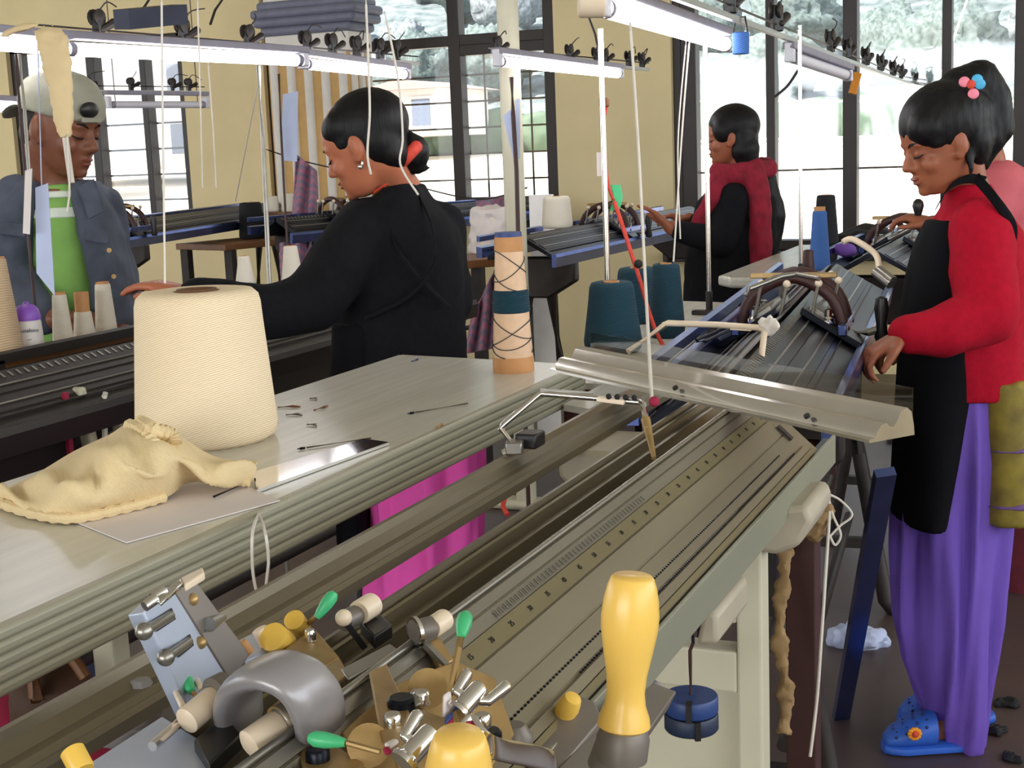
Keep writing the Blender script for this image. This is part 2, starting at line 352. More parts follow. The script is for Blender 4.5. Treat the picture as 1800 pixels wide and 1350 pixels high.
for i in range(260):
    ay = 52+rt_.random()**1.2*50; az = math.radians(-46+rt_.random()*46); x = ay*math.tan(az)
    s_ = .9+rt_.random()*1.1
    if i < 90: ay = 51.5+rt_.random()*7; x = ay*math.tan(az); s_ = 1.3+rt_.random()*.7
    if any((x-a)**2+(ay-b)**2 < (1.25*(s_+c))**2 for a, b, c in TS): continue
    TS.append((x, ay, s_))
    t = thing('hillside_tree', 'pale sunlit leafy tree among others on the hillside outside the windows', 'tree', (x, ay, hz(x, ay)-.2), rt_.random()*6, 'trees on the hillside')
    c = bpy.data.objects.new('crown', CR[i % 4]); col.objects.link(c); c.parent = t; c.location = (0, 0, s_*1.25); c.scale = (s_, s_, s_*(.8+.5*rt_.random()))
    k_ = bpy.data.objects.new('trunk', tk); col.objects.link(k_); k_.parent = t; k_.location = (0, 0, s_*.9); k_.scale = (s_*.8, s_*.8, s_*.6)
mk('hedge', S(72, 96, 78), .9, c2=S(112, 130, 112), scale=1.5, detail=7)
hm = MB()
for i in range(40):
    x = -62+i*1.7; hm.ell((x, 48.6, 1.9), (1.5, .8, .75+.35*rt_.random()), nu=10, nv=7)
tag(B(hm, 'hedge', 'hedge'), 'long green hedge running along the road beyond the yard', 'hedge', kind='stuff')
def house(label, x0, x1, y, z0, h, cols, rows):
    r = thing('house', label, 'building', ((x0+x1)/2, y, z0))
    B(MB().box(((x0+x1)/2, y+2, z0+h/2), (x1-x0, 4, h)), 'wall', 'plaster', r, smooth=False)
    B(MB().prism([(x0-.4, z0+h), (x1+.4, z0+h), ((x0+x1)/2, z0+h*1.22)], (0, y-.4, 0), (0, y+4.4, 0)), 'roof', 'roof_tin', r, smooth=False)
    for i in range(cols):
        for j in range(rows):
            xx = x0+(i+.5)*(x1-x0)/cols; zz = z0+(j+.5)*h/rows
            f = B(MB().box((xx, y-.03, zz), (.9, .08, 1.1)), 'window', 'plaster', r, smooth=False); B(MB().box((xx, y-.06, zz), (.7, .08, .9)), 'pane', 'glass_dark', r, smooth=False)
q = pyy(718, 240, 44); house('small white house with pinkish roof seen beside the striped pillar', q.x-1.6, q.x+1.3, 44, q.z, 1.6, 2, 1)
q = pyy(215, 300, 36); house('pale tall house seen through the left window behind the capped man', q.x-3.5, q.x+3.0, 36, q.z, 5.4, 4, 3)
q = pyy(70, 300, 30); house('white house at the left edge behind the capped man', q.x-2.6, q.x+1.4, 30, q.z, 4.2, 3, 2)
for i, (ya, yb) in enumerate(((250, 247), (262, 260))):
    tag(B(MB().cyl(pyy(1190, ya, 30), pyy(1800, yb-14, 30), .035, n=6), 'railing', 'plaster'), ('upper' if i == 0 else 'lower')+' white rail of the yard fence outside the right window', 'railing', 'yard fence rails')
for i, (xa, ya, xb, yb) in enumerate(((1190, 178, 1800, 178), (1700, 0, 1640, 170))):
    tag(B(MB().cyl(pyy(xa, ya, 26), pyy(xb, yb, 26), .02, n=6), 'power_cable', 'plaster'), ('level power cable outside the right window', 'steep power cable outside the far right pane')[i], 'cable')
# ---------------------------------------------------------------- cream table in the foreground
TZ = 1.05; TX0, TX1, TY0, TY1 = -1.31, -.905, .5, 2.42
t = thing('work_table', 'long cream table with ribbed edge in the foreground holding the big yarn cone', 'table', ((TX0+TX1)/2, (TY0+TY1)/2, 0))
B(MB().prism([(TX0, TY0), (TX1, TY0), (TX1, TY1-.03), (TX0, TY1+.03)], (0, 0, TZ-.055), (0, 0, TZ), (1, 0, 0), (0, 1, 0)), 'tabletop', 'table_top', t, smooth=False)
for i in range(5):
    z = TZ-.0065-i*.0125
    B(MB().bar((TX1+.004, TY0, z), (TX1+.004, TY1-.03, z), .018, .0125), 'edge_rib', 'table_edge', t, bevel=.0042)
    B(MB().bar((TX0, TY1+.034, z), (TX1+.012, TY1-.026, z), .012, .0125), 'edge_rib', 'table_edge', t, bevel=.004)
lg = pxx(190, 1080, -1.2)
for x, y in ((-1.2, lg.y), (-1.2, .62)):
    l = B(MB().box((x, y, .5), (.035, .035, .98)), 'leg', 'machine_cream', t, smooth=False, bevel=.004)
    B(MB().box((x, y, .012), (.045, .045, .024)), 'foot', 'yellow_plastic', t, smooth=False)
B(MB().bar((-1.2, .62, .25), (-1.2, lg.y, .25), .03, .03), 'stretcher', 'machine_cream', t, smooth=False)
# ---------------------------------------------------------------- cones of yarn
def cone(label, c, rb, rt, h, ymat, core='cardboard', lip=.012, group=None, top_core=0, name='yarn_cone', hole=.3, bottom_core=0):
    r = thing(name, label, 'yarn cone', c, 0, group); c = V(c)
    P = [(rb*.86, bottom_core), (rb*.97, bottom_core+lip*.5), (rb, bottom_core+lip*1.4)]
    for i in range(1, 7): P.append((rb+(rt-rb)*i/7, bottom_core+lip*1.4+(h-bottom_core-lip*3)*i/7))
    P += [(rt, h-lip*1.3), (rt*.97, h-lip*.6), (rt*.88, h-lip*.12), (rt*.7, h), (rt*hole*1.15, h-.002), (rt*hole, h-.03)]
    B(MB().lathe(P, 40, c=c), 'yarn', ymat, r, ang=60)
    rc = rt*hole
    B(MB().lathe([(rc*.8, h-.028), (rc, h-.028), (rc, h+top_core+.001), (rc*.82, h+top_core+.001), (rc*.78, h-.02)], 20, c=c), 'core', core, r)
    if bottom_core: B(MB().lathe([(rb*.8, 0), (rb*.82, 0), (rb*.8, bottom_core+.004), (rb*.7, bottom_core+.004)], 24, c=c), 'core_base', core, r)
    return r
cc = pz(366, 772, TZ)
cone('huge cream yarn cone standing on the foreground table', cc, .102, .089, .219, 'yarn_cream', 'hole_dark', lip=.016, hole=.32)
# spent paper cone with a few turns of teal yarn
c0 = pz(903, 652, TZ)
r = thing('paper_cone', 'nearly empty paper yarn cone with teal band at the end of the table', 'yarn cone', c0)
hh = .252
B(MB().lathe([(.037, 0), (.0375, .003), (.0365, .03), (.024, hh-.012), (.023, hh-.012), (.02, hh-.02)], 28, c=c0), 'tube', 'paper_cone', r)
B(MB().lathe([(.037, -.0), (.0378, .002), (.0372, .028), (.0362, .028), (.036, 0)], 28, c=c0), 'base_band', 'cardboard', r)
B(MB().lathe([(.0262, hh-.034), (.0266, hh-.033), (.0252, hh-.008), (.024, hh-.008)], 28, c=c0), 'top_band', 'cardboard', r)
B(MB().lathe([(.0235, hh-.009), (.0245, hh-.008), (.0238, hh), (.02, hh)], 28, c=c0), 'cap', 'cap_blue', r)
def cr(z): return .0365-(z-.03)/(hh-.042)*.0125
B(MB().lathe([(cr(.108), .108), (cr(.11)+.003, .11), (cr(.148)+.003, .147), (cr(.15), .149)], 28, c=c0), 'teal_band', 'yarn_teal', r)
for k, (za, zb, ph) in enumerate(((.035, .10, 0), (.10, .04, 2.0), (.05, .062, 1), (.15, .215, .6), (.215, .16, 2.8))):
    pts = []
    for i in range(34):
        u = i/33; z = za+(zb-za)*u+.012*math.sin(u*11); a = ph+u*9; R = cr(z)+.0012; pts.append(c0+V((R*math.cos(a), R*math.sin(a), z)))
    B(MB().tube(pts, .0009, 5), 'yarn_strand', 'thread_dark', r)
# ---------------------------------------------------------------- things lying on the table
def smoothpath(P, n):
    out = []
    for i in range(n):
        u = i/(n-1)*(len(P)-1); k = min(int(u), len(P)-2); f = u-k
        p0, p1, p2, p3 = P[max(k-1, 0)], P[k], P[k+1], P[min(k+2, len(P)-1)]
        out.append(p1*1.0+(p2-p0)*(.5*f)+(p0*2-p1*5+p2*4-p3)*(.5*f*f)+(p1*3-p0-p2*3+p3)*(.5*f**3))
    return out
pp = [pz(118, 911, TZ+.002), pz(222, 953, TZ+.002), pz(492, 879, TZ+.002), pz(395, 838, TZ+.002), pz(280, 845, TZ+.002)]
tag(B(MB().prism([(p.x, p.y) for p in pp], (0, 0, TZ+.0006), (0, 0, TZ+.002), (1, 0, 0), (0, 1, 0)), 'paper_sheet', 'paper_white', smooth=False), 'pinkish white paper sheet lying under the crumpled cream knit', 'paper')
# crumpled knit piece slumped against the cone
fr = smoothpath([pz(x, y, TZ+z) for x, y, z in ((-4, 884, .004), (60, 905, .005), (130, 912, .004), (215, 893, .004), (292, 872, .008), (330, 846, .012), (395, 848, .01), (446, 846, .008))], 60)
bk = smoothpath([pz(x, y, TZ+z) for x, y, z in ((0, 866, .01), (60, 838, .018), (130, 796, .034), (190, 768, .056), (236, 745, .078), (300, 762, .07), (380, 806, .03), (452, 812, .022))], 60)
mdl = smoothpath([pz(x, y, TZ+z) for x, y, z in ((0, 872, .012), (60, 862, .03), (130, 840, .05), (190, 815, .062), (242, 800, .07), (315, 812, .05), (385, 830, .03), (446, 830, .02))], 60)
G = []
for i in range(60):
    row = []
    for j in range(22):
        v = j/21; a, b, c_ = fr[i], mdl[i], bk[i]
        p = a*((1-v)*(1-2*v))+b*(4*v*(1-v))+c_*(v*(2*v-1))
        w_ = math.sin(math.pi*min(1, v*1.15)); u = i/59
        p.z += w_*(.020*noise.noise(V((u*9, v*3, 0)))+.012*math.sin(u*26+v*5)*(.4+.6*(u > .35))); p.y += .006*w_*math.sin(u*31+v*5)
        p.z = max(p.z, TZ+.003); row.append(p)
    G.append(row)
kn = thing('knit_piece', 'crumpled cream ribbed knit piece slumped against the huge yarn cone', 'cloth', pz(220, 860, TZ))
B(MB().sheet(G, .004), 'panel', 'knit_cream', kn, ang=80)
arch = smoothpath([pz(185, 862, TZ+.012), pz(215, 838, TZ+.028), pz(255, 812, TZ+.04), pz(292, 812, TZ+.038), pz(305, 838, TZ+.022), pz(292, 868, TZ+.006)], 26)
B(MB().sheet([[p+V((-.022*(1-k), .03*k-.01, .004*math.sin(i*1.3))) for k in (0, .33, .66, 1)] for i, p in enumerate(arch)], .005), 'rolled_hem', 'knit_cream', kn, ang=80)
for path, rr in ((((228, 748, .078), (250, 758, .082), (275, 785, .07), (300, 806, .05)), .008), (((248, 742, .084), (270, 756, .086), (300, 764, .078), (306, 782, .066)), .009), (((300, 803, .03), (340, 825, .028), (390, 842, .016), (440, 846, .01)), .007), (((0, 884, .008), (60, 903, .008), (130, 911, .008), (220, 893, .008), (290, 873, .01)), .0065)):
    pts = smoothpath([pz(x, y, TZ+z) for x, y, z in path], 40)
    B(MB().tube(pts, [rr*(1+.18*math.sin(i*2.2)) for i in range(40)], 8), 'rib_edge', 'knit_cream', kn)
rp = [pz(446, 836, TZ), pz(640, 777, TZ), pz(684, 783, TZ), pz(452, 868, TZ)]
rl = thing('steel_plate', 'shiny thin steel plate lying at the table edge beside the cone', 'metal plate', pz(560, 815, TZ))
B(MB().prism([(p.x, p.y) for p in rp], (0, 0, TZ+.001), (0, 0, TZ+.005), (1, 0, 0), (0, 1, 0)), 'blade', 'chrome', rl, smooth=False)
B(MB().tube([pz(376, 873, TZ+.006), pz(448, 842, TZ+.006)], .0016, 6), 'spike', 'dark_steel', rl)
def needle(a, b, label):
    r = thing('latch_needle', label, 'needle', pz(a[0], a[1], TZ)); p, q = pz(a[0], a[1], TZ+.0022), pz(b[0], b[1], TZ+.0022)
    B(MB().tube([p+(q-p)*.12, q], .0013, 6), 'stem', 'rail_steel', r)
    B(MB().tube([p, p+(q-p)*.04, p+(q-p)*.1], [.0012, .0021, .0016], 6), 'butt', 'dark_steel', r)
needle((717, 727), (822, 709), 'latch needle lying alone near the middle of the table'); needle((523, 789), (652, 770), 'latch needle lying just above the steel plate')
for i, (x, y, x2, y2, mt, lb) in enumerate(((488, 716, 528, 715, 'brown_wood', 'brown yarn scrap with a red tip beside the huge cone'), (552, 721, 576, 713, 'brown_wood', 'bent brown yarn scrap on the table'), (503, 729, 531, 730, 'taupe_metal', 'short grey yarn scrap nearest the huge cone'), (540, 746, 556, 750, 'taupe_metal', 'pale thin lint scrap above the steel plate'), (545, 700, 556, 703, 'taupe_metal', 'tiny dark lint speck behind the brown scraps'), (724, 635, 734, 631, 'cap_blue', 'tiny blue thread scrap near the far table edge'), (765, 752, 776, 744, 'cardboard', 'small pinkish paper scrap below the lone needle'))):
    p, q = pz(x, y, TZ+.002), pz(x2, y2, TZ+.002); md = (p+q)/2+V((.004, .004, .001))
    tag(B(MB().tube([p, md, q], [.0014, .0022, .0012], 6), 'yarn_scrap', mt), lb, 'scrap')
# long loop of pale yarn hanging from the table edge
lp = smoothpath([pxx(455, 903, -.8925), pd(444, 935, 1.47), pd(444, 1000, 1.47), pd(452, 1046, 1.46)], 16)
lq = smoothpath([pxx(455, 903, -.8925), pd(466, 935, 1.47), pd(472, 985, 1.47), pd(468, 1040, 1.46), pd(478, 1120, 1.46)], 18)
tag(B(MB().tube(lp[::-1]+lq, .0017, 6), 'yarn_loop', 'thread'), 'pale yarn loop hanging over the ribbed edge of the foreground table', 'yarn')
ZUP = V((0, 0, 1))
# things stowed under the table
mk('crimson', S(150, 28, 62), .85, var=.2, scale=8); mk('bag_brown', S(78, 52, 36), .7, var=.25, scale=12); mk('bag_grey', S(150, 146, 146), .5, var=.12, scale=9)
def heap(name, label, cat, c, r, mt, seed, amp=.05):
    me = voxel(MB().ell(c, r, nu=24, nv=14), name, .016, 1); wrinkle(me, amp, 9, seed=seed); o = finish(me, name, mt, None); return tag(o, label, cat)
heap('cloth_bundle', 'crimson cloth bundle under the left end of the foreground table', 'cloth', pd(15, 1225, 1.78), (.07, .08, .06), 'crimson', 2, .02)
heap('cloth_bundle', 'crimson cloth bundle lower down in front of the grey plastic bag', 'cloth', pd(110, 1352, 1.5), (.075, .07, .045), 'crimson', 3, .02)
bagc = pd(95, 1222, 1.66)
bg_ = thing('hand_bag', 'brown leather handbag with a strap handle under the foreground table', 'bag', bagc-V((0, 0, .055)))
me = voxel(MB().ell(bagc, (.052, .05, .055), nu=24, nv=14), 'body', .012, 1); wrinkle(me, .02, 14, seed=5); finish(me, 'body', 'bag_brown', bg_)
B(MB().tube(smoothpath([pd(62, 1235, 1.6), pd(60, 1165, 1.6), pd(85, 1142, 1.6), pd(120, 1150, 1.6), pd(150, 1190, 1.6)], 24), .007, 8), 'handle', 'brown_wood', bg_)
B(MB().tube([pd(60, 1160, 1.59), pd(66, 1230, 1.59)], .006, 6), 'strap', 'brown_wood', bg_)
bc_ = pd(238, 1255, 1.30)
me = voxel(MB().ell(bc_, (.034, .05, .028), nu=24, nv=14).chain([bc_, pxx(250, 1222, -.69)-ZUP*.0], [.02, .012]), 'plastic_bag', .008, 1); wrinkle(me, .012, 22, seed=7)
tag(finish(me, 'plastic_bag', 'bag_grey', None), 'crumpled grey plastic bag hanging below the back rail', 'bag')
# ---------------------------------------------------------------- bright metal profile laid across
A_, Z_ = pz(966, 652, 1.082), pz(1528, 779, 1.082)
d_ = (Z_-A_).normalized(); aw = V((-d_.y, d_.x, 0)); aw = aw if aw.y > 0 else -aw
mp_ = thing('metal_profile', 'bright ridged metal profile laid across the machine bed and table corner', 'metal bar', (A_+Z_)/2)
B(MB().prism([(0, 0), (0, .004), (.010, .005), (.013, .012), (.020, .020), (.028, .021), (.034, .016), (.040, .015), (.045, .020), (.052, .032), (.062, .036), (.070, .030), (.074, .012), (.075, 0)], A_, Z_, aw), 'profile', 'bright_steel', mp_, ang=28)
B(MB().prism([(.076, .0), (.0775, .0), (.0775, .058), (.076, .058)], A_+d_*.01, Z_-d_*.005, aw), 'clear_fin', 'clear_film', mp_, smooth=False)
for f in (.46, .84): q = A_+(Z_-A_)*f+V((0, 0, .0135))+aw*.012; B(MB().cyl(q-aw*.004, q+V((0, 0, .003))-aw*.006, .0042, n=10), 'screw_hole', 'black_plastic', mp_)
# ---------------------------------------------------------------- foreground knitting machine
KY0, KY1 = .30, 2.08
km = thing('knitting_machine', 'flat bed knitting machine in the foreground with yellow handled carriage on its steel bed', 'knitting machine', (-.52, 1.2, 0))
def run(poly, y0, y1, name, mt, par=km, **k): return B(MB().prism(poly, (0, y0, 0), (0, y1, 0)), name, mt, par, **k)
# back guide rail, seen from above
run([(-.712, 1.061), (-.706, 1.061), (-.703, 1.053), (-.692, 1.046), (-.682, 1.046), (-.676, 1.042), (-.674, 1.034), (-.712, 1.034)], KY0, 2.2, 'back_guide_rail', 'rail_steel', ang=25)
run([(-.680, 1.040), (-.672, 1.044), (-.668, 1.040), (-.668, 1.030), (-.680, 1.030)], KY0, 2.2, 'rail_lip', 'rail_steel', ang=25)
# second double rail
run([(-.585, 1.060), (-.581, 1.060), (-.578, 1.052), (-.572, 1.052), (-.570, 1.056), (-.566, 1.056), (-.563, 1.046), (-.556, 1.046), (-.553, 1.050), (-.549, 1.050), (-.546, 1.040), (-.546, 1.020), (-.585, 1.020)], .5, 2.1, 'back_bed_rail', 'rail_steel', ang=20)
run([(-.571, 1.0575), (-.566, 1.0575), (-.566, 1.050), (-.571, 1.050)], .5, 2.1, 'rail_strip', 'ruler_steel', ang=20)
# front bed, sloping towards the operator
s_ = math.radians(42)
def bp(t, n=0): return (-.481+t*math.cos(s_)+n*math.sin(s_), 1.08-t*math.sin(s_)+n*math.cos(s_))
run([bp(0, -.004), bp(.130, -.004), bp(.130, -.02), bp(.006, -.02)], KY0, KY1-.06, 'needle_bed', 'bed_steel', ang=20)
B(MB().cyl((-.4835, KY0, 1.0805), (-.4835, KY1-.02, 1.0805), .0032, n=10), 'edge_rod', 'steel', km)
run([bp(.003, 0), bp(.012, 0), bp(.012, -.004), bp(.003, -.004)], KY0, KY1-.04, 'polished_strip', 'steel', ang=20)
run([bp(.014, -.0015), bp(.026, -.0015), bp(.026, -.004), bp(.014, -.004)], KY0, KY1-.05, 'needle_channel', 'steel', ang=20)
run([bp(.027, .001), bp(.044, .001), bp(.044, -.004), bp(.027, -.004)], KY0, KY1-.055, 'ruler', 'ruler_steel', ang=20)
run([bp(.046, -.001), bp(.0725, -.0022), bp(.0725, -.004), bp(.046, -.004)], KY0, KY1-.13, 'bed_plate', 'bed_steel', ang=20)
run([bp(.0755, -.0022), bp(.102, -.001), bp(.102, -.004), bp(.0755, -.004)], KY0, KY1-.13, 'bed_plate', 'bed_steel', ang=20)
run([bp(.1065, .001), bp(.1155, .001), bp(.1155, -.004), bp(.1065, -.004)], KY0, KY1-.1, 'cam_strip', 'bed_steel', ang=20)
run([bp(.1165, .002), bp(.122, .002), bp(.122, -.004), bp(.1165, -.004)], KY0, KY1-.08, 'brass_strip', 'ruler_steel', ang=20)
# needle butts: a thin dark comb line along the plates
m = MB()
for i in range(150):
    y = KY0+.55+i*.0068; x, z = bp(.0915, -.0008); m.box((x, y, z), (.0016, .0026, .0016))
    y2 = KY0+.75+i*.0058; x, z = bp(.104, .0); m.box((x, y2, z), (.0016, .0026, .0016))
tag(B(m, 'needle_butts', 'dark_steel', km, smooth=False), None, None, kind='stuff')
m = MB()
for i in range(46): x, z = bp(.0205, .0006); m.box((x, 1.02+i*.0088, z), (.0065, .0022, .0012), Matrix.Rotation(s_, 3, 'Y'))
tag(B(m, 'needle_hooks', 'steel', km, smooth=False), None, None, kind='stuff')
# front flange bar
run([(-.388, .996), (-.383, .996), (-.383, .952), (-.388, .952)], KY0, 2.12, 'front_bar', 'bar_grey', smooth=False, bevel=.0008)
run([(-.398, .994), (-.388, .994), (-.388, .985), (-.398, .985)], KY0, 2.1, 'front_bar_channel', 'dark_steel', smooth=False)
# ruler numerals
def text(s, p, xdir, ydir, size, mt, parent, name='numeral', ext=.0003):
    cu = bpy.data.curves.new(name, 'FONT'); cu.body = s; cu.size = size; cu.extrude = ext; cu.align_x = 'CENTER'; cu.align_y = 'CENTER'; cu.resolution_u = 2
    o = bpy.data.objects.new(name, cu); col.objects.link(o); dg = bpy.context.evaluated_depsgraph_get(); me = bpy.data.meshes.new_from_object(o.evaluated_get(dg))
    bpy.data.objects.remove(o); xd, yd_ = V(xdir).normalized(), V(ydir).normalized(); zd = xd.cross(yd_)
    me.transform(Matrix(((xd.x, yd_.x, zd.x, p[0]), (xd.y, yd_.y, zd.y, p[1]), (xd.z, yd_.z, zd.z, p[2]), (0, 0, 0, 1))))
    if len(me.materials): me.materials.clear()
    return finish(me, name, mt, parent, smooth=False)
for i in range(27):
    x, z = bp(.0355, .0013); text(str(10+(i*5) % 50), (x, .90+i*.041, z), (0, 1, 0), (-math.cos(s_), 0, math.sin(s_)), .0075, 'black_plastic', km)
B(MB().bar(V((bp(.06, .001)[0], 1.955, bp(.06, .001)[1])), V((bp(.088, .001)[0], 1.955, bp(.088, .001)[1])), .014, .003), 'bed_slot', 'black_plastic', km)
# end of the bed: cap plates and stand
B(MB().prism([bp(.0, -.0), bp(.045, 0), bp(.045, -.03), bp(.0, -.03)], (0, KY1-.06, 0), (0, KY1-.045, 0)), 'end_cap', 'rail_steel', km)
mk('cream_casting', S(176, 166, 146), .5, var=.1, scale=10)
m = MB()
for x0, x1, z0, z1 in ((-.66, -.62, 0, .95), (-.455, -.42, 0, .93), (-.62, -.455, .70, .76), (-.62, -.455, .80, .815), (-.62, -.455, .0, .05)): m.box(((x0+x1)/2, 1.80, (z0+z1)/2), (x1-x0, .045, z1-z0))
B(m, 'stand_frame', 'machine_cream', km, smooth=False, bevel=.004)
B(MB().box((-.538, 1.815, .375), (.16, .012, .66)), 'stand_panel', 'machine_cream', km, smooth=False)
B(MB().box((-.538, 1.815, .88), (.16, .012, .13)), 'stand_panel', 'machine_cream', km, smooth=False)
for yy in (.45,):
    m = MB()
    for x0, x1, z0, z1 in ((-.66, -.62, 0, .95), (-.425, -.385, 0, .90), (-.66, -.385, .70, .76)): m.box(((x0+x1)/2, yy, (z0+z1)/2), (x1-x0, .045, z1-z0))
    B(m, 'stand_frame', 'machine_cream', km, smooth=False, bevel=.004)
B(MB().prism([(-.64, .93), (-.40, .90), (-.37, .915), (-.352, .95), (-.36, .972), (-.40, .965), (-.62, 1.03), (-.71, 1.03), (-.71, .99)], (0, 1.78, 0), (0, 1.93, 0)), 'end_casting', 'cream_casting', km, bevel=.008)
B(MB().prism([(-.64, .93), (-.40, .90), (-.38, .93), (-.40, .955), (-.62, 1.03), (-.71, 1.03), (-.71, .99)], (0, .42, 0), (0, .5, 0)), 'end_casting', 'cream_casting', km, bevel=.008)
B(MB().prism([(-.400, .945), (-.384, .940), (-.384, .905), (-.41, .90)], (0, 1.42, 0), (0, 1.56, 0)), 'bracket', 'cream_casting', km, bevel=.006)
B(MB().prism([(-.400, .945), (-.384, .940), (-.384, .905), (-.41, .90)], (0, 1.05, 0), (0, 1.22, 0)), 'bracket', 'grey_paint', km, bevel=.006)
# blue weight
wc = pd(1215, 1252, 1.62)
wt = thing('weight', 'blue slotted disc weights hanging under the foreground machine bed', 'weight', wc-V((0, 0, .03)))
mk('weight_blue', S(40, 66, 122), .45, var=.1); mk('weight_dark', S(34, 46, 70), .5)
wrr = .0315
for k, (z, mt) in enumerate(((0, 'weight_dark'), (.0215, 'weight_blue'))):
    B(MB().lathe([(wrr*.95, -.02), (wrr, -.018), (wrr, -.002), (wrr*.96, 0)], 32, c=wc+V((0, 0, z))), 'disc', mt, wt)
    a = V((.55-k*.35, -1, 0)).normalized(); B(MB().box(wc+a*(wrr-.004)+V((0, 0, z-.010)), (.0065, .014, .022), Matrix.Rotation(math.atan2(a.x, -a.y), 3, 'Z')), 'slot', 'black_plastic', wt, smooth=False)
B(MB().tube([wc, wc+V((0, 0, .06)), wc+V((0, 0, .075)), wc+V((.004, 0, .085))], .0022, 6), 'hook', 'maroon_wood', wt)
B(MB().bar(wc+V((.004, 0, .085)), wc+V((0, .0, .19)), .003, .003, (0, 1, 0)), 'hanger', 'dark_steel', wt)
# wire yarn guide clamped on the back rail
def rod(pts, r, name, mt, par, n=10, sm=0): return B(MB().tube(smoothpath([V(p) for p in pts], sm) if sm else pts, r, n), name, mt, par)
yg_ = thing('yarn_guide', 'bent chrome yarn guide bar arching over the foreground machine bed', 'yarn guide', pd(905, 785, 1.80))
rod([pd(912, 792, 1.80), pd(880, 753, 1.80), pd(884, 747, 1.80), pd(946, 694, 1.84), pd(953, 692, 1.84), pd(1040, 699, 1.82), pd(1124, 707, 1.80), pd(1131, 711, 1.79), pd(1138, 755, 1.73)], .0042, 'bent_bar', 'chrome', yg_)
B(MB().bar(pd(1050, 701, 1.81), pd(1098, 707, 1.80), .011, .006), 'sleeve', 'cream_plastic', yg_, bevel=.001)
B(MB().bar(pd(950, 688, 1.84), pd(1042, 695, 1.83), .006, .008), 'flat_strip', 'steel', yg_)
B(MB().cyl(pd(1135, 738, 1.75), pd(1150, 806, 1.68), .0062, .0028, 10), 'feeder_tip', 'brass_plate', yg_)
B(MB().box(pd(905, 785, 1.80), (.022, .03, .016), Matrix.Rotation(.3, 3, 'Z')), 'clamp', 'steel', yg_, bevel=.002)
B(MB().cyl(pd(884, 798, 1.80), pd(905, 788, 1.80), .006, n=12), 'clamp_screw', 'chrome', yg_)
B(MB().box(pd(932, 772, 1.82), (.03, .035, .02)), 'clamp_block', 'black_plastic', yg_, bevel=.003)
for x in (1070, 1085, 1100, 1115): B(MB().ell(pd(x, 697+.05*(x-1070), 1.80), .004, nu=8, nv=6), 'eyelet', 'rubber_black', yg_)
B(MB().ell(pd(1150, 706, 1.79), .007), 'pink_bead', 'crimson', yg_)
# ---------------------------------------------------------------- carriage of the foreground machine
cg = thing('carriage', 'knitting carriage with grey bow, brass cam plates and yellow handles in the foreground', 'carriage', (-.5, .75, 1.02))
def C_(mb, n, mt, **k): return B(mb, n, mt, cg, **k)
# pale blue upright bracket riding the back rail
def quadbox(px, z, th, name, mt, par, up=(0, 0, 1), bevel=.0015):
    P = [pz(x, y, zz) for (x, y), zz in zip(px, z)]; nrm = (P[1]-P[0]).cross(P[3]-P[0]).normalized()
    if nrm.dot(CAM-P[0]) < 0: nrm = -nrm
    m = MB(); n = len(P); m.add(P+[p-nrm*th for p in P], [list(range(n)), list(range(2*n-1, n-1, -1))]+[[i, i+n, (i+1) % n+n, (i+1) % n] for i in range(n)])
    return B(m, name, mt, par, bevel=bevel)
bz = [1.155, 1.155, 1.06, 1.06]
face = quadbox([(252, 1076), (302, 1030), (418, 1215), (352, 1290)], [1.15, 1.15, 1.055, 1.045], .012, 'bracket_face', 'pale_blue_metal', cg)
quadbox([(302, 1030), (338, 1010), (440, 1150), (408, 1205)], [1.151, 1.151, 1.08, 1.062], .010, 'bracket_side', 'taupe_metal', cg)
def onplane(A, Bp, Cp):
    n_ = (Bp-A).cross(Cp-A).normalized(); n_ = n_ if n_.dot(CAM-A) > 0 else -n_
    return (lambda x, y, h=0: CAM+ray(x, y)*((A+n_*h-CAM).dot(n_)/ray(x, y).dot(n_))), n_
pf1, nf1 = onplane(pz(252, 1076, 1.15), pz(302, 1030, 1.15), pz(418, 1215, 1.055)); pf2, nf2 = onplane(pz(302, 1030, 1.151), pz(338, 1010, 1.151), pz(408, 1205, 1.062))
for (x, y) in ((338, 1054), (352, 1130)): C_(MB().ell(pf2(x, y, .001), .0048), 'rivet', 'brass_plate')
C_(MB().cyl(pf2(368, 1098, .006), pf2(392, 1084, .004), .0056, .003, 12), 'set_screw', 'steel')
for (x0, y0, x1, y1) in ((258, 1108, 300, 1082), (296, 1154, 332, 1128)):
    p, q = pf1(x0, y0, .004), pf1(x1, y1, .002); C_(MB().bar(pf1(x0+14, y0-8, .0002), pf1(x1+4, y1-3, .0002), .0085, .0016, nf1), 'slot', 'black_plastic')
    C_(MB().cyl(p, q, .0034, n=12), 'slot_pin', 'steel'); C_(MB().ell(p-nf1*.002, .0062), 'pin_knob', 'steel')
for (x0, y0, x1, y1) in ((254, 1066, 274, 1052), (268, 1052, 290, 1038)):
    C_(MB().cyl(pz(x0, y0, 1.157), pz(x1, y1, 1.16), .004, n=10), 'top_screw', 'chrome')
quadbox([(272, 1050), (318, 1014), (322, 1024), (282, 1058)], [1.16]*4, .004, 'top_clip', 'chrome', cg)
quadbox([(318, 1014), (356, 996), (360, 1006), (324, 1028)], [1.16]*4, .006, 'clip_tip', 'cream_plastic', cg)
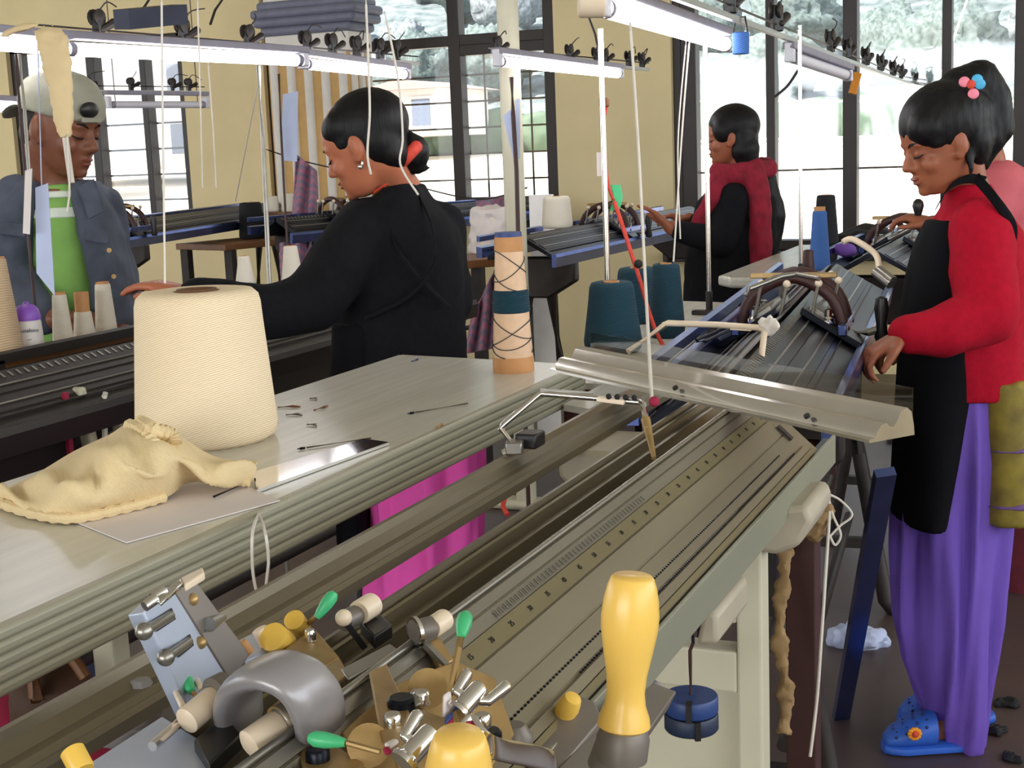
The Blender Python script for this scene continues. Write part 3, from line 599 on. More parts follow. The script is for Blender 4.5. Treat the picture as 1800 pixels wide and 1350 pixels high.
# big grey bow bridging the two beds
bow = smoothpath([pz(424, 1275, 1.055), pz(420, 1225, 1.085), pz(440, 1190, 1.108), pz(482, 1178, 1.12), pz(526, 1196, 1.115), pz(556, 1240, 1.095), pz(566, 1290, 1.065), pz(568, 1345, 1.03)], 30)
m = MB(); rings_ = []
for i, p in enumerate(bow):
    d = (bow[min(i+1, 29)]-bow[max(i-1, 0)]).normalized(); a = V((.0, 1, 0)); a = (a-d*a.dot(d)).normalized(); b = a.cross(d).normalized()
    rings_.append((p, a*(.0215+.003*math.sin(math.pi*i/29)), b*.0090))
C_(m.loft(rings_, 20, 2.6), 'bow', 'grey_paint', ang=60)
# cream plates at the lower left
quadbox([(150, 1345), (285, 1258), (352, 1300), (375, 1352), (250, 1420)], [1.06]*5, .016, 'corner_plate', 'pale_blue_metal', cg)
C_(MB().cyl(pz(268, 1312, 1.07), pz(325, 1262, 1.07), .0035, n=8), 'bright_pin', 'chrome')
quadbox([(340, 1300), (395, 1255), (425, 1290), (368, 1342)], [1.068]*4, .012, 'black_block', 'black_plastic', cg)
def knob(x0, y0, z0, x1, y1, z1, r, mt='cream_plastic', collar=True, name='knob'):
    p, q = pz(x0, y0, z0), pz(x1, y1, z1); d = (q-p); L_ = d.length
    k_ = C_(MB().lathe([(r*.72, 0), (r, L_*.06), (r, L_*.92), (r*.9, L_)], 20, c=p, ax=d), name, mt)
    if collar: B(MB().lathe([(r*1.05, 0), (r*1.2, .002), (r*1.2, .014), (r*.9, .016)], 20, c=q, ax=d), 'collar', 'steel', k_)
    return k_
knob(325, 1270, 1.075, 378, 1226, 1.082, .0095); C_(MB().cyl(pz(378, 1226, 1.083), pz(400, 1215, 1.084), .0145, n=20), 'hub', 'taupe_metal')
knob(435, 1312, 1.075, 492, 1272, 1.082, .0105); C_(MB().cyl(pz(492, 1272, 1.082), pz(520, 1252, 1.085), .0125, .0135, 18), 'hub', 'brass_plate')
knob(655, 1062, 1.085, 630, 1078, 1.085, .010, collar=False); C_(MB().cyl(pz(632, 1078, 1.083), pz(604, 1092, 1.083), .0085, n=16), 'hub', 'taupe_metal')
C_(MB().ell(pz(604, 1086, 1.09), .0068), 'screw_head', 'cream_plastic')
knob(782, 1088, 1.09, 758, 1104, 1.09, .0085, collar=False); C_(MB().cyl(pz(760, 1104, 1.09), pz(726, 1112, 1.09), .0095, n=18), 'hub', 'taupe_metal'); C_(MB().lathe([(.007, 0), (.0125, 0), (.0125, .003), (.007, .003)], 20, c=pz(727, 1112, 1.09), ax=pz(760, 1104, 1.09)-pz(727, 1112, 1.09)), 'ring', 'chrome')
quadbox([(632, 1090), (660, 1070), (690, 1098), (658, 1118)], [1.075]*4, .012, 'black_block', 'black_plastic', cg)
C_(MB().bar(pz(612, 1100, 1.08), pz(640, 1138, 1.06), .007, .005), 'link', 'black_plastic')
C_(MB().bar(pz(738, 1122, 1.085), pz(786, 1172, 1.065), .006, .004), 'link', 'steel')
quadbox([(748, 1128), (772, 1118), (800, 1160), (776, 1174)], [1.08, 1.08, 1.066, 1.066], .006, 'leaf_spring', 'brass_plate', cg)
# yellow and cream little knobs behind the bow
knob(516, 1088, 1.085, 530, 1108, 1.07, .0085, 'yellow_plastic', False); knob(478, 1118, 1.085, 500, 1136, 1.07, .0115, 'yellow_plastic', False)
knob(455, 1104, 1.088, 470, 1132, 1.075, .0062, 'cream_plastic', False); knob(424, 1128, 1.085, 440, 1148, 1.075, .004, 'cardboard', False)
knob(126, 1318, 1.09, 146, 1356, 1.08, .0078, 'yellow_plastic', False, 'yellow_peg')
quadbox([(412, 1128), (452, 1108), (480, 1140), (432, 1160)], [1.072]*4, .006, 'small_plate', 'pale_blue_metal', cg)
# green tipped levers
def lever(tip, mid, base, zt, zb, r=.0020, tr=.0051, mt='brass_plate'):
    a, b, c = pz(tip[0], tip[1], zt), pz(mid[0], mid[1], zt*.7+zb*.3), pz(base[0], base[1], zb)
    l = C_(MB().tube([a, b, c], r, 8), 'lever', mt); d = (b-a).normalized()
    B(MB().lathe([(tr*.55, -.008), (tr, -.004), (tr*1.02, .003), (tr*.72, .012), (tr*.5, .016)], 16, c=a, ax=d), 'green_tip', 'green_plastic', l); return l
lever((578, 1056), (562, 1078), (540, 1098), 1.105, 1.075); lever((816, 1092), (806, 1140), (790, 1222), 1.125, 1.09, .0024, .0056)
lever((564, 1300), (610, 1306), (668, 1322), 1.09, 1.085); lever((326, 1196), (336, 1214), (352, 1232), 1.085, 1.075)
for x, y in ((340, 1185), (308, 1216)): quadbox([(x-8, y-10), (x, y-14), (x+18, y+18), (x+8, y+24)], [1.084]*4, .004, 'white_clip', 'cream_plastic', cg)
# brass cam plates
quadbox([(500, 1140), (552, 1102), (598, 1155), (545, 1190)], [1.078, 1.078, 1.07, 1.07], .006, 'cam_plate', 'brass_plate', cg)
quadbox([(545, 1190), (598, 1155), (612, 1182), (566, 1226)], [1.07]*4, .004, 'cam_plate', 'brass_plate', cg)
quadbox([(598, 1175), (685, 1130), (702, 1142), (612, 1192)], [1.082]*4, .003, 'steel_bridge', 'steel', cg)
quadbox([(648, 1180), (680, 1165), (720, 1250), (700, 1330), (670, 1300)], [1.085]*5, .004, 'arm_plate', 'brass_plate', cg)
quadbox([(600, 1285), (700, 1200), (800, 1160), (870, 1190), (905, 1290), (850, 1372), (640, 1372)], [1.07, 1.076, 1.078, 1.06, 1.028, 1.02, 1.05], .012, 'base_plate', 'brass_plate', cg)
quadbox([(690, 1290), (745, 1262), (820, 1290), (770, 1350), (700, 1360)], [1.08, 1.08, 1.066, 1.06, 1.068], .004, 'cam_plate', 'brass_plate', cg)
quadbox([(520, 1300), (560, 1290), (640, 1340), (600, 1385), (540, 1380)], [1.07]*5, .004, 'cam_plate', 'brass_plate', cg)
for x, y, z, rr in ((752, 1210, 1.080, .014), (648, 1310, 1.076, .014)): C_(MB().cyl(pz(x, y, z-.003), pz(x, y, z+.001), rr, n=24), 'round_plate', 'brass_plate')
for x, y, z, rr in ((740, 1222, 1.088, .0062), (690, 1262, 1.09, .0062), (848, 1262, 1.065, .0062), (706, 1232, 1.088, .010), (860, 1290, 1.05, .009), (545, 1113, 1.082, .0045), (558, 1322, 1.075, .008)):
    C_(MB().lathe([(rr, -.006), (rr, .001), (rr*.8, .003), (rr*.2, .003)], 14, c=pz(x, y, z)), 'screw', 'chrome' if rr < .007 else 'dark_steel')
quadbox([(668, 1255), (716, 1235), (794, 1265), (782, 1285)], [1.082]*4, .005, 'brass_rail', 'brass_plate', cg)
quadbox([(720, 1215), (730, 1205), (742, 1232), (730, 1238)], [1.09]*4, .003, 'stop', 'steel', cg)
# wing screws
def wing(x, y, z, k=1):
    p = pz(x, y, z); up_ = (pz(x+46*k, y-52*k, z+.012)-p).normalized()
    sc_ = C_(MB().lathe([(.0095, 0), (.010, .003), (.0072, .006), (.0072, .024), (.006, .027)], 16, c=p, ax=up_), 'wing_screw', 'chrome')
    sd = RT*.95+UP*(-.3)
    for s2 in (-1, 1): B(MB().chain([p+up_*.014, p+up_*.018+sd*(s2*.011), p+up_*.033+sd*(s2*.014)], [.0034, .0036, .0044], 10), 'wing', 'chrome', sc_)
wing(802, 1256, 1.082); wing(708, 1342, 1.088)
quadbox([(784, 1222), (794, 1214), (797, 1246), (782, 1266)], [1.095, 1.095, 1.083, 1.08], .003, 'white_tab', 'paper_white', cg)
quadbox([(782, 1258), (796, 1246), (796, 1256), (782, 1270)], [1.085]*4, .003, 'blue_tab', 'cap_blue', cg)
for pxy in ([(785, 1270), (797, 1258), (797, 1264), (784, 1276)], [(816, 1258), (826, 1252), (828, 1266), (818, 1274)]): quadbox(pxy, [1.083]*4, .004, 'red_tab', 'crimson', cg)
quadbox([(674, 1305), (694, 1296), (702, 1300), (684, 1312)], [1.09]*4, .003, 'white_tab', 'paper_white', cg)
quadbox([(672, 1312), (684, 1310), (690, 1318), (676, 1322)], [1.09]*4, .003, 'red_tab', 'crimson', cg)
# chrome bent lever
lv = smoothpath([pz(808, 1300, 1.072), pz(830, 1276, 1.078), pz(848, 1300, 1.072), pz(872, 1316, 1.066), pz(920, 1326, 1.058), pz(966, 1338, 1.05), pz(972, 1356, 1.04)], 26)
C_(MB().loft([(p, V((0, 0, .0085)), RT*.0028) for p in lv], 12, 4), 'chrome_lever', 'chrome', ang=60)
# front runner blocks, pegs and the turned handles
quadbox([(900, 1330), (1000, 1215), (1045, 1232), (1060, 1262), (960, 1380)], [1.0, 1.01, 1.005, 1.0, .985], .02, 'runner_block', 'taupe_metal', cg)
quadbox([(960, 1372), (1080, 1245), (1150, 1200), (1190, 1215), (1060, 1400)], [.99, .995, .99, .985, .98], .02, 'runner_block', 'taupe_metal', cg)
C_(MB().lathe([(.011, 0), (.014, .003), (.014, .012), (.008, .02)], 20, c=pz(905, 1318, 1.005)), 'hollow_boss', 'taupe_metal')
for x, y in ((1000, 1240), (1066, 1332)):
    p = pz(x, y, 1.012); ax_ = (pz(x+8, y-14, 1.02)-p); C_(MB().lathe([(.006, -.012), (.0085, -.010), (.0095, -.002), (.008, .006), (.0068, .009), (.003, .0105)], 18, c=p, ax=ax_), 'yellow_peg', 'yellow_plastic')
def handle(pb, pt, k=1.0):
    d = pt-pb; L_ = d.length
    pr = [(.0, .0), (.72, 0), (.92, .03), (.88, .08), (.72, .16), (.66, .24), (.70, .36), (.86, .52), (.98, .66), (1.0, .74), (.95, .84), (.85, .93), (.74, .985), (.66, 1.0), (.0, 1.0)]
    h_ = C_(MB().lathe([(max(.0002, a*.0205*k), b*L_) for a, b in pr], 32, c=pb, ax=d), 'handle', 'yellow_wood', ang=50)
    B(MB().lathe([(.018*k, -.022), (.019*k, -.006), (.016*k, .001)], 24, c=pb, ax=d), 'ferrule', 'taupe_metal', h_); return h_
hb = pd(1096, 1282, .985); handle(hb, hb+(pd(1112, 1012, .97)-hb))
hb = pd(800, 1620, .84); handle(hb, pd(808, 1292, .80), 1.0)
C_(MB().cyl(pd(1094, 1290, .99), pd(1070, 1350, 1.0), .016, n=20), 'handle_post', 'taupe_metal')
# ridged black brush blocks beneath the bow
for pxy in ([(440, 1352), (500, 1296), (560, 1350), (500, 1400)], [(590, 1230), (650, 1182), (672, 1200), (610, 1256)]):
    quadbox(pxy, [1.05]*4, .02, 'brush_block', 'dark_steel', cg)
    for k in range(7):
        f = (k+.5)/7; a = V((pxy[0][0]*(1-f)+pxy[3][0]*f, pxy[0][1]*(1-f)+pxy[3][1]*f, 0)); b = V((pxy[1][0]*(1-f)+pxy[2][0]*f, pxy[1][1]*(1-f)+pxy[2][1]*f, 0))
        C_(MB().bar(pz(a.x, a.y, 1.0515), pz(b.x, b.y, 1.0515), .0028, .0028), 'brush_ridge', 'steel')
# ---------------------------------------------------------------- the other knitting machines
mk('old_iron', S(36, 31, 28), .45, .2, var=.3, scale=10, stretch=(1, .2, 1))
def gm(label, o, rz, L_, za, bedm='dark_steel', railm='sky_tint_blue_steel', ends=(0.08, .92), legm='iron', w=.15, stripm='dark_steel'):
    """flat knitting machine along its local y axis, operator on +x"""
    r = thing('knitting_machine', label, 'knitting machine', (o[0], o[1], 0), rz)
    def L(mb, n, mt, **k): return B(mb, n, mt, r, world=False, **k)
    y0, y1 = 0, L_
    L(MB().prism([(.006, za), (w, za-.085), (w, za-.1), (.006, za-.02)], (0, y0, 0), (0, y1, 0)), 'front_bed', bedm, ang=20)
    L(MB().prism([(-.006, za), (-w, za-.085), (-w, za-.1), (-.006, za-.02)], (0, y0, 0), (0, y1, 0)), 'back_bed', bedm, ang=20)
    for a, b in ((.03, .062), (.07, .105)):
        L(MB().prism([(a, za-a*.59+.002), (b, za-b*.59+.002), (b, za-b*.59+.006), (a, za-a*.59+.006)], (0, y0+.02, 0), (0, y1-.02, 0)), 'bed_strip', stripm, ang=20)
    for sx in (-1, 1):
        nm = MB()
        for i in range(int(L_/.022)): nm.box((sx*.018, .03+i*.022, za-.008), (.016, .006, .004), Matrix.Rotation(sx*.53, 3, 'Y'))
        tag(L(nm, 'needle_hooks', 'steel', smooth=False), None, None, kind='stuff')
        for a in (.045, .088, .118): L(MB().cyl((sx*a, y0+.03, za-a*.59+.007), (sx*a, y1-.03, za-a*.59+.007), .0022, n=6), 'bed_wire', 'iron' if a > .1 else 'steel')
    L(MB().prism([(w+.004, za-.075), (w+.02, za-.072), (w+.026, za-.085), (w+.02, za-.125), (w+.004, za-.125)], (0, y0-.04, 0), (0, y1+.04, 0)), 'front_rail', railm, ang=25)
    L(MB().prism([(-w-.004, za-.045), (-w-.03, za-.04), (-w-.03, za-.085), (-w-.004, za-.085)], (0, y0-.04, 0), (0, y1+.04, 0)), 'back_rail', railm, ang=25)
    L(MB().prism([(-w-.012, za-.0), (-w-.026, za+.004), (-w-.026, za-.02), (-w-.012, za-.02)], (0, y0-.04, 0), (0, y1+.04, 0)), 'guide_rail', railm, ang=25)
    for f in (.1, .4, .7, .95): L(MB().box((-w-.022, L_*f, za-.03), (.02, .02, .04)), 'rail_bracket', legm, bevel=.003)
    for e in ends:
        y = L_*e
        L(MB().prism([(-w-.03, za-.085), (-w-.03, za-.17), (-.05, za-.27), (.05, za-.27), (w+.02, za-.2), (w+.02, za-.125), (w, za-.1), (-w, za-.1)], (0, y-.03, 0), (0, y+.03, 0)), 'end_frame', legm, bevel=.008)
        for s in (-1, 1): L(MB().tube([(s*.05, y, za-.22), (s*.09, y, .5), (s*.17, y, .04), (s*.21, y, .0)], [.028, .022, .024, .03], 10), 'leg', legm)
        L(MB().bar((-.13, y, .22), (.13, y, .22), .03, .03), 'leg_tie', legm)
    L(MB().cyl((0, L_*ends[0], .42), (0, L_*ends[1], .42), .014, n=10), 'tie_rod', legm)
    return r
def gcar(label, o, rz, y, za, handle='black_plastic', bowm='maroon_wood', w=.15, s=1.0):
    r = thing('carriage', label, 'carriage', (o[0], o[1], za), rz)
    def L(mb, n, mt, **k): return B(mb, n, mt, r, world=False, **k)
    for sx in (-1, 1):
        sl_ = .59*-sx
        L(MB().prism([(sx*.025, -.004), (sx*(w+.01), -.088), (sx*(w+.014), -.072), (sx*.03, .012)], (0, y-.13, 0), (0, y+.13, 0)), 'cam_plate', 'dark_steel', bevel=.003)
        for dy in (-.09, -.03, .035, .095):
            x = sx*.085; z = -.045+.02; L(MB().lathe([(.014, -.01), (.014, .008), (.009, .012), (.009, .028), (.004, .03)], 14, c=(x, y+dy, z)), 'cam_screw', 'chrome')
        L(MB().box((sx*.06, y, -.005), (.045, .18, .02), Matrix.Rotation(sx*.53, 3, 'Y')), 'cover', 'steel', bevel=.004)
        L(MB().bar((sx*.12, y-.14, -.04), (sx*.12, y+.14, -.04), .02, .025), 'slide', 'sky_tint_blue_steel', bevel=.003)
    for dy in (-.07, .07):
        pts = smoothpath([V((-.12, y+dy, -.05)), V((-.09, y+dy, .03)), V((0, y+dy, .075)), V((.09, y+dy, .03)), V((.12, y+dy, -.05))], 18)
        L(MB().tube(pts, .014, 10), 'bow', bowm)
    L(MB().bar((-.10, y-.02, .075), (.10, y-.02, .075), .02, .012), 'cross_bar', 'brass_plate', bevel=.002)
    for x, dy in ((-.08, -.1), (-.02, -.12), (.05, -.11), (.09, -.05), (-.05, .1), (.06, .1)):
        l = L(MB().cyl((x, y+dy, -.01), (x+.015, y+dy, .06), .004, n=8), 'lever', 'steel'); L(MB().ell((x+.016, y+dy, .065), .009, nu=10, nv=7), 'lever_knob', 'cream_plastic')
    h0 = V((w+.02, y-.02, -.06)); L(MB().tube([h0+V((-.04, 0, 0)), h0, h0+V((.03, 0, .01))], .009, 8), 'handle_arm', 'steel')
    L(MB().lathe([(.012, 0), (.016, .01), (.012, .04), (.017, .075), (.013, .1), (.004, .105)], 18, c=h0+V((.03, 0, -.02))), 'handle', handle)
    return r
BO, BR = (-.592, 2.30), math.radians(5.6)
gm('knitting machine worked by the woman in red beside the teal cones', BO, BR, 2.1, 1.055, ends=(.12, .9))
bm = bpy.data.objects['knitting_machine.001']
B(MB().box((.03, 1.1, .74), (.02, 1.7, .40)), 'cover_board', 'old_iron', bm, world=False, smooth=False)
B(MB().cyl((.06, .2, .30), (.06, 1.9, .30), .014, n=10), 'foot_rod', 'iron', bm, world=False)
gcar('dark red bowed carriage with chrome screws beside the woman in red', BO, BR, .98, 1.055)
gm('far knitting machine by the right window, below the blue yarn cone', (-.74, 4.82), 0, 2.0, 1.06)
gcar('dark bowed carriage on the far right machine beyond the woman in red', (-.74, 4.82), 0, .62, 1.06)
gm('dark knitting machine running behind the huge cream cone, before the capped man', (-1.97, 1.15), 0, 2.7, 1.066, 'old_iron', 'old_iron', (.2, .93), 'old_iron', stripm='old_iron')
gm('knitting machine by the left window behind the capped man', (-4.66, 5.6), math.radians(12), 2.5, 1.16, 'dark_steel', 'sky_tint_blue_steel')
gcar('small dark carriage on the machine by the left window', (-4.66, 5.6), math.radians(12), .25, 1.16)
gm('knitting machine below the striped pillar behind the woman in black', (-3.90, 6.05), math.radians(-18), 2.0, 1.15, 'dark_steel', 'sky_tint_blue_steel')
gcar('dark carriage on the machine below the striped pillar', (-3.90, 6.05), math.radians(-18), .45, 1.15)
gm('knitting machine worked by the far woman with the red scarf', (-2.20, 5.2), math.radians(-2), 2.2, 1.10, 'dark_steel', 'sky_tint_blue_steel')
gcar('dark carriage with chrome fittings on the red scarfed woman\'s machine', (-2.20, 5.2), math.radians(-2), 1.0, 1.10)
# covers and castings below the left machine
lm = bpy.data.objects['knitting_machine.003']
B(MB().box((-1.93, 2.4, .75), (.02, 2.3, .42)), 'cover_board', 'old_iron', lm, smooth=False)
for x, y, wd_, ht in ((150, 745, 16, 130), (212, 760, 14, 110), (180, 720, 60, 14), (186, 775, 70, 12)):
    c = pxx(x, y, -1.87); k_ = (c-CAM).length/FPX; B(MB().box(c, (.03, wd_*k_*1.2, ht*k_), Matrix.Rotation(.2, 3, 'X')), 'casting', 'machine_cream', lm, bevel=.006)
B(MB().bar(pxx(114, 690, -1.86), pxx(124, 800, -1.86), .008, .012), 'red_strip', 'crimson', lm)
B(MB().tube(smoothpath([pxx(186, 690, -1.84), pxx(178, 720, -1.84), pxx(184, 750, -1.84), pxx(184, 775, -1.84)], 12), .006, 6), 'string', 'thread', lm)
# guide wire over the machine of the woman in red
g2 = thing('yarn_guide', 'bent wire yarn guide arching over the red woman\'s machine behind the metal profile', 'yarn guide', pd(1110, 612, 2.70))
rod([pd(1104, 618, 2.70), pd(1168, 571, 2.74), pd(1174, 568, 2.74), pd(1260, 571, 2.70), pd(1334, 576, 2.66), pd(1344, 583, 2.65), pd(1334, 662, 2.60)], .0062, 'bent_bar', 'cream_plastic', g2)
B(MB().bar(pd(1285, 575, 2.69), pd(1322, 577, 2.67), .014, .010), 'sleeve', 'cream_plastic', g2, bevel=.001)
me = voxel(MB().ell(pd(1352, 570, 2.66), (.02, .018, .014)), 'thread_knot', .004, 0); wrinkle(me, .012, 70, seed=2); finish(me, 'thread_knot', 'thread', g2)
rod([pd(1224, 600, 2.8), pd(1240, 600, 2.8), pd(1300, 572, 2.85), pd(1265, 580, 2.86), pd(1224, 598, 2.8)], .003, 'wire_hook', 'dark_steel', g2)
rod([pd(1310, 520, 3.0), pd(1316, 508, 3.0), pd(1372, 486, 3.05), pd(1400, 482, 3.05), pd(1440, 490, 3.0)], .006, 'rear_bar', 'steel', g2)
g3 = thing('yarn_guide', 'curved white yarn guide bar with chrome clamp in front of the woman in red', 'yarn guide', pd(1542, 484, 3.25))
rod([pd(1482, 425, 3.35), pd(1500, 421, 3.33), pd(1538, 446, 3.29), pd(1545, 470, 3.26), pd(1548, 482, 3.25)], .0075, 'bent_bar', 'cream_plastic', g3, sm=20)
for k in range(2): B(MB().cyl(pd(1538+k*6, 478-k*4, 3.24), pd(1566+k*4, 500-k*6, 3.2), .011, n=14), 'clamp', 'steel', g3)
# ---------------------------------------------------------------- white tables on the right
RTZ = 1.0
t = thing('yarn_table', 'narrow white yarn table carrying the teal cones beside the red woman\'s machine', 'table', (-.95, 3.0, 0))
poly = [(-.885, 2.26), (-.775, 2.20), (-.955, 3.80), (-1.15, 3.84), (-1.02, 2.48), (-.885, 2.47)]
B(MB().prism(poly, (0, 0, RTZ-.012), (0, 0, RTZ), (1, 0, 0), (0, 1, 0)), 'tabletop', 'table_top', t, smooth=False)
B(MB().prism(poly, (0, 0, RTZ-.04), (0, 0, RTZ-.0125), (1, 0, 0), (0, 1, 0)), 'wooden_board', 'maroon_wood', t, smooth=False)
for x, y in ((-1.03, 3.7), (-1.0, 2.95)): B(MB().box((x, y, .48), (.05, .05, .96)), 'leg', 'maroon_wood', t, smooth=False)
t = thing('yarn_table', 'small white rounded table holding the blue yarn cone by the right window', 'table', (-1.05, 4.8, 0))
poly = [(-1.16, 4.50), (-.94, 4.50), (-.94, 5.9), (-1.22, 5.9), (-1.22, 4.58)]
B(MB().prism(poly, (0, 0, .965), (0, 0, 1.0), (1, 0, 0), (0, 1, 0)), 'tabletop', 'table_top', t, bevel=.01)
for y in (4.65, 5.75): B(MB().box((-1.06, y, .48), (.05, .05, .965)), 'leg', 'maroon_wood', t, smooth=False)
cone('front teal yarn cone, the broadest of the three behind the metal profile', pz(1078, 618, RTZ), .064, .050, .155, 'yarn_teal', lip=.018, hole=.35, group='teal yarn cones')
cone('teal yarn cone half hidden between the other two teal cones', pz(1122, 566, RTZ), .060, .050, .14, 'yarn_teal', lip=.016, hole=.35, group='teal yarn cones')
cone('tallest teal yarn cone, rightmost of the three', pz(1173, 592, RTZ), .042, .033, .172, 'yarn_teal', lip=.014, hole=.4, group='teal yarn cones')
cone('tall blue yarn cone on the small table by the window', pz(1441, 474, 1.0), .036, .024, .200, 'yarn_blue', lip=.008, hole=.8, top_core=.012)
cone('black yarn cone standing behind the blue cone', pz(1452, 455, 1.0), .050, .034, .235, 'yarn_black', lip=.01, hole=.5)
cone('dark brown wooden bobbin beside the blue yarn cone', pz(1421, 492, 1.0), .022, .016, .095, 'maroon_wood', 'maroon_wood', lip=.006, hole=.5, name='bobbin')
heap('dark_wool', 'heap of dark wool on the far machine by the right window', 'wool', pd(1518, 420, 5.6), (.14, .10, .055), 'yarn_black', 4, .02)
heap('purple_wool', 'small purple wool ball beside the blue yarn cone', 'wool', pd(1487, 438, 4.9), (.045, .04, .03), 'crimson', 6, .01)
mk('purple_wool', S(120, 80, 170), .9); bpy.data.objects['purple_wool'].data.materials[0] = MT['purple_wool']
# cones on the left machine
LZ = 1.035
for lb, x, yb, yt, wb, wt_, mt, tc, d in (
        ('whitish yarn cone nearest the white bottle, left of the half wound cone', 112, 606, 516, 36, 25, 'yarn_white', .004, 2.92),
        ('half wound yarn cone with bare brown top between two white ones', 150, 600, 546, 38, 30, 'yarn_white', .044, 2.98),
        ('whitish yarn cone in front of the denim jacket, rightmost before the huge cone', 188, 590, 497, 38, 27, 'yarn_white', .003, 3.04),
        ('tall tan yarn cone at the left edge of the picture', 10, 626, 452, 64, 34, 'yarn_tan', .002, 2.8)):
    b_ = pxx(x, yb, -2.235); d = (b_-CAM).dot(FW); b_.z = 1.045; h = pxx(x, yt, -2.235).z-1.045
    cone(lb, b_, wb*d/2450/2, wt_*d/2450/2, h, mt, lip=.006, hole=.85, top_core=tc, group='cones on the left machine')
bt = pxx(54, 622, -2.225); bt.z = 1.045; kz = 1.13
bo = thing('powder_bottle', 'white bottle with purple domed cap and script lettering on the left machine', 'bottle', bt)
mk('bottle_white', S(226, 220, 214), .4, var=.03); mk('cap_purple', S(142, 86, 196), .4, var=.06); mk('ink', S(40, 34, 90), .5)
B(MB().lathe([(a*kz, b*kz) for a, b in ((.026, 0), (.028, .004), (.0275, .03), (.026, .056), (.0245, .062))], 28, c=bt), 'body', 'bottle_white', bo)
B(MB().lathe([(a*kz, b*kz) for a, b in ((.0258, .0615), (.0258, .070), (.023, .082), (.016, .090), (.006, .0935), (.005, .097), (.001, .098))], 28, c=bt), 'cap', 'cap_purple', bo)
fd = (CAM-bt); fd.z = 0; fd.normalize(); sd_ = V((0, 0, 1)).cross(fd)
text('Sunshine', bt+fd*(.0283*kz)+V((0, 0, .043*kz)), sd_, (V((0, 0, 1))+sd_*.0), .0125, 'ink', bo, 'lettering', .0004)
B(MB().bar(bt+fd*(.0284*kz)+V((0, 0, .028))-sd_*.005, bt+fd*(.0284*kz)+V((0, 0, .0285))+sd_*.005, .0008, .001), 'print_mark', 'ink', bo)
# shelf the cones stand on
sh = pd(100, 612, 2.9); tag(B(MB().box((-2.235, 2.3, 1.035), (.12, 1.9, .02)), 'cone_shelf', 'brown_wood', smooth=False), 'narrow wooden shelf behind the left machine carrying white cones and a bottle', 'shelf')
# ---------------------------------------------------------------- wooden tables and stock at the back
def wtable(label, p, q, dep, z, legs=True, mt='brown_wood'):
    """p, q: front corners at height z; the top runs back from them"""
    c = (p+q)/2; d = (q-p); d.z = 0; d.normalize(); n = V((-d.y, d.x, 0)); n = n if n.y > 0 else -n
    t = thing('wooden_table', label, 'table', (c.x, c.y, 0)); a, b = p, q
    pts = [a, b, b+n*dep, a+n*dep]
    B(MB().prism([(v.x, v.y) for v in pts], (0, 0, z-.035), (0, 0, z), (1, 0, 0), (0, 1, 0)), 'tabletop', mt, t, smooth=False, bevel=.004)
    for v in pts: vv = v+(c+n*dep/2-v)*.12; B(MB().box((vv.x, vv.y, (z-.035)/2), (.05, .05, z-.035)), 'leg', 'iron', t, smooth=False)
p1, p2 = pz(396, 430, .98), pz(598, 410, .98)
wtable('brown wooden table holding the black cone behind the woman in black', p1, p2, .45, .98)
q = pz(424, 422, .98); cone('black yarn cone on the brown wooden table', q+V((0, .12, 0)), .078, .066, .215, 'yarn_black', lip=.015, hole=.35)
heap('grey_wool', 'small heap of grey wool beside the black cone on the brown table', 'wool', pz(475, 412, .98)+V((0, .12, .03)), (.13, .07, .035), 'taupe_metal', 8, .02)
p1, p2 = pz(770, 462, .98), pz(905, 452, .98)
wtable('brown wooden table holding the bagged white cone behind the woman in black', p1, p2, .40, .98)
bc = pz(853, 445, .98)+V((0, .1, 0))
bagg = cone('white yarn cone wrapped in a crumpled plastic bag behind the paper cone', bc, .105, .09, .185, 'yarn_white', lip=.02, hole=.3)
me = voxel(MB().lathe([(.112, .0), (.114, .02), (.100, .19), (.09, .205)], 28, c=bc), 'bag', .012, 1); wrinkle(me, .02, 18, seed=3); finish(me, 'bag', 'paper_white', bagg)
FZ = 1.10
q = pd(980, 402, 5.55); cone('large white yarn cone standing on the red scarfed woman\'s machine', V((q.x, q.y, 1.13)), .062, .054, .125, 'yarn_white', lip=.012, hole=.3)
for lb, x, yb, yt, w_ in (('small white cone left of the striped pillar with red top', 481, 372, 345, 20), ('middle small white cone beside the striped pillar', 508, 372, 340, 26), ('right small white cone beside the striped pillar', 540, 372, 342, 28)):
    d = 8.25; q = pd(x, yb, d); cone(lb, q, w_*d/4900, w_*d/5600, (yb-yt)*d/2450, 'yarn_white', lip=.01, hole=.4, group='small cones by the pillar')
ls = pd(510, 376, 8.25)+V((0, 0, 0))
tag(B(MB().box(ls, (.34, .16, .02), Matrix.Rotation(-.3, 3, 'Z')).box((ls.x, ls.y, ls.z/2), (.05, .05, ls.z)), 'cone_ledge', 'brown_wood', smooth=False), 'small brown ledge carrying three white cones by the pillar', 'shelf')
for lb, x, yb, yt, wb in (('whitish cone on the floor stand beside the table leg behind the huge cone', 432, 500, 450, 34), ('tall white cone below the brown table behind the woman in black', 515, 505, 432, 40)):
    d = 5.6; q = pd(x, yb, d); cone(lb, q, wb*d/4900, wb*.62*d/4900, (yb-yt)*d/2450, 'yarn_white', lip=.01, hole=.6, group='cones below the brown table')
ls = pd(475, 512, 5.7)
tag(B(MB().box(ls, (.5, .2, .02)).box((ls.x-.22, ls.y, ls.z/2), (.03, .18, ls.z)).box((ls.x+.22, ls.y, ls.z/2), (.03, .18, ls.z)), 'low_shelf', 'iron', smooth=False), 'low dark shelf under the brown wooden table with two white cones', 'shelf')
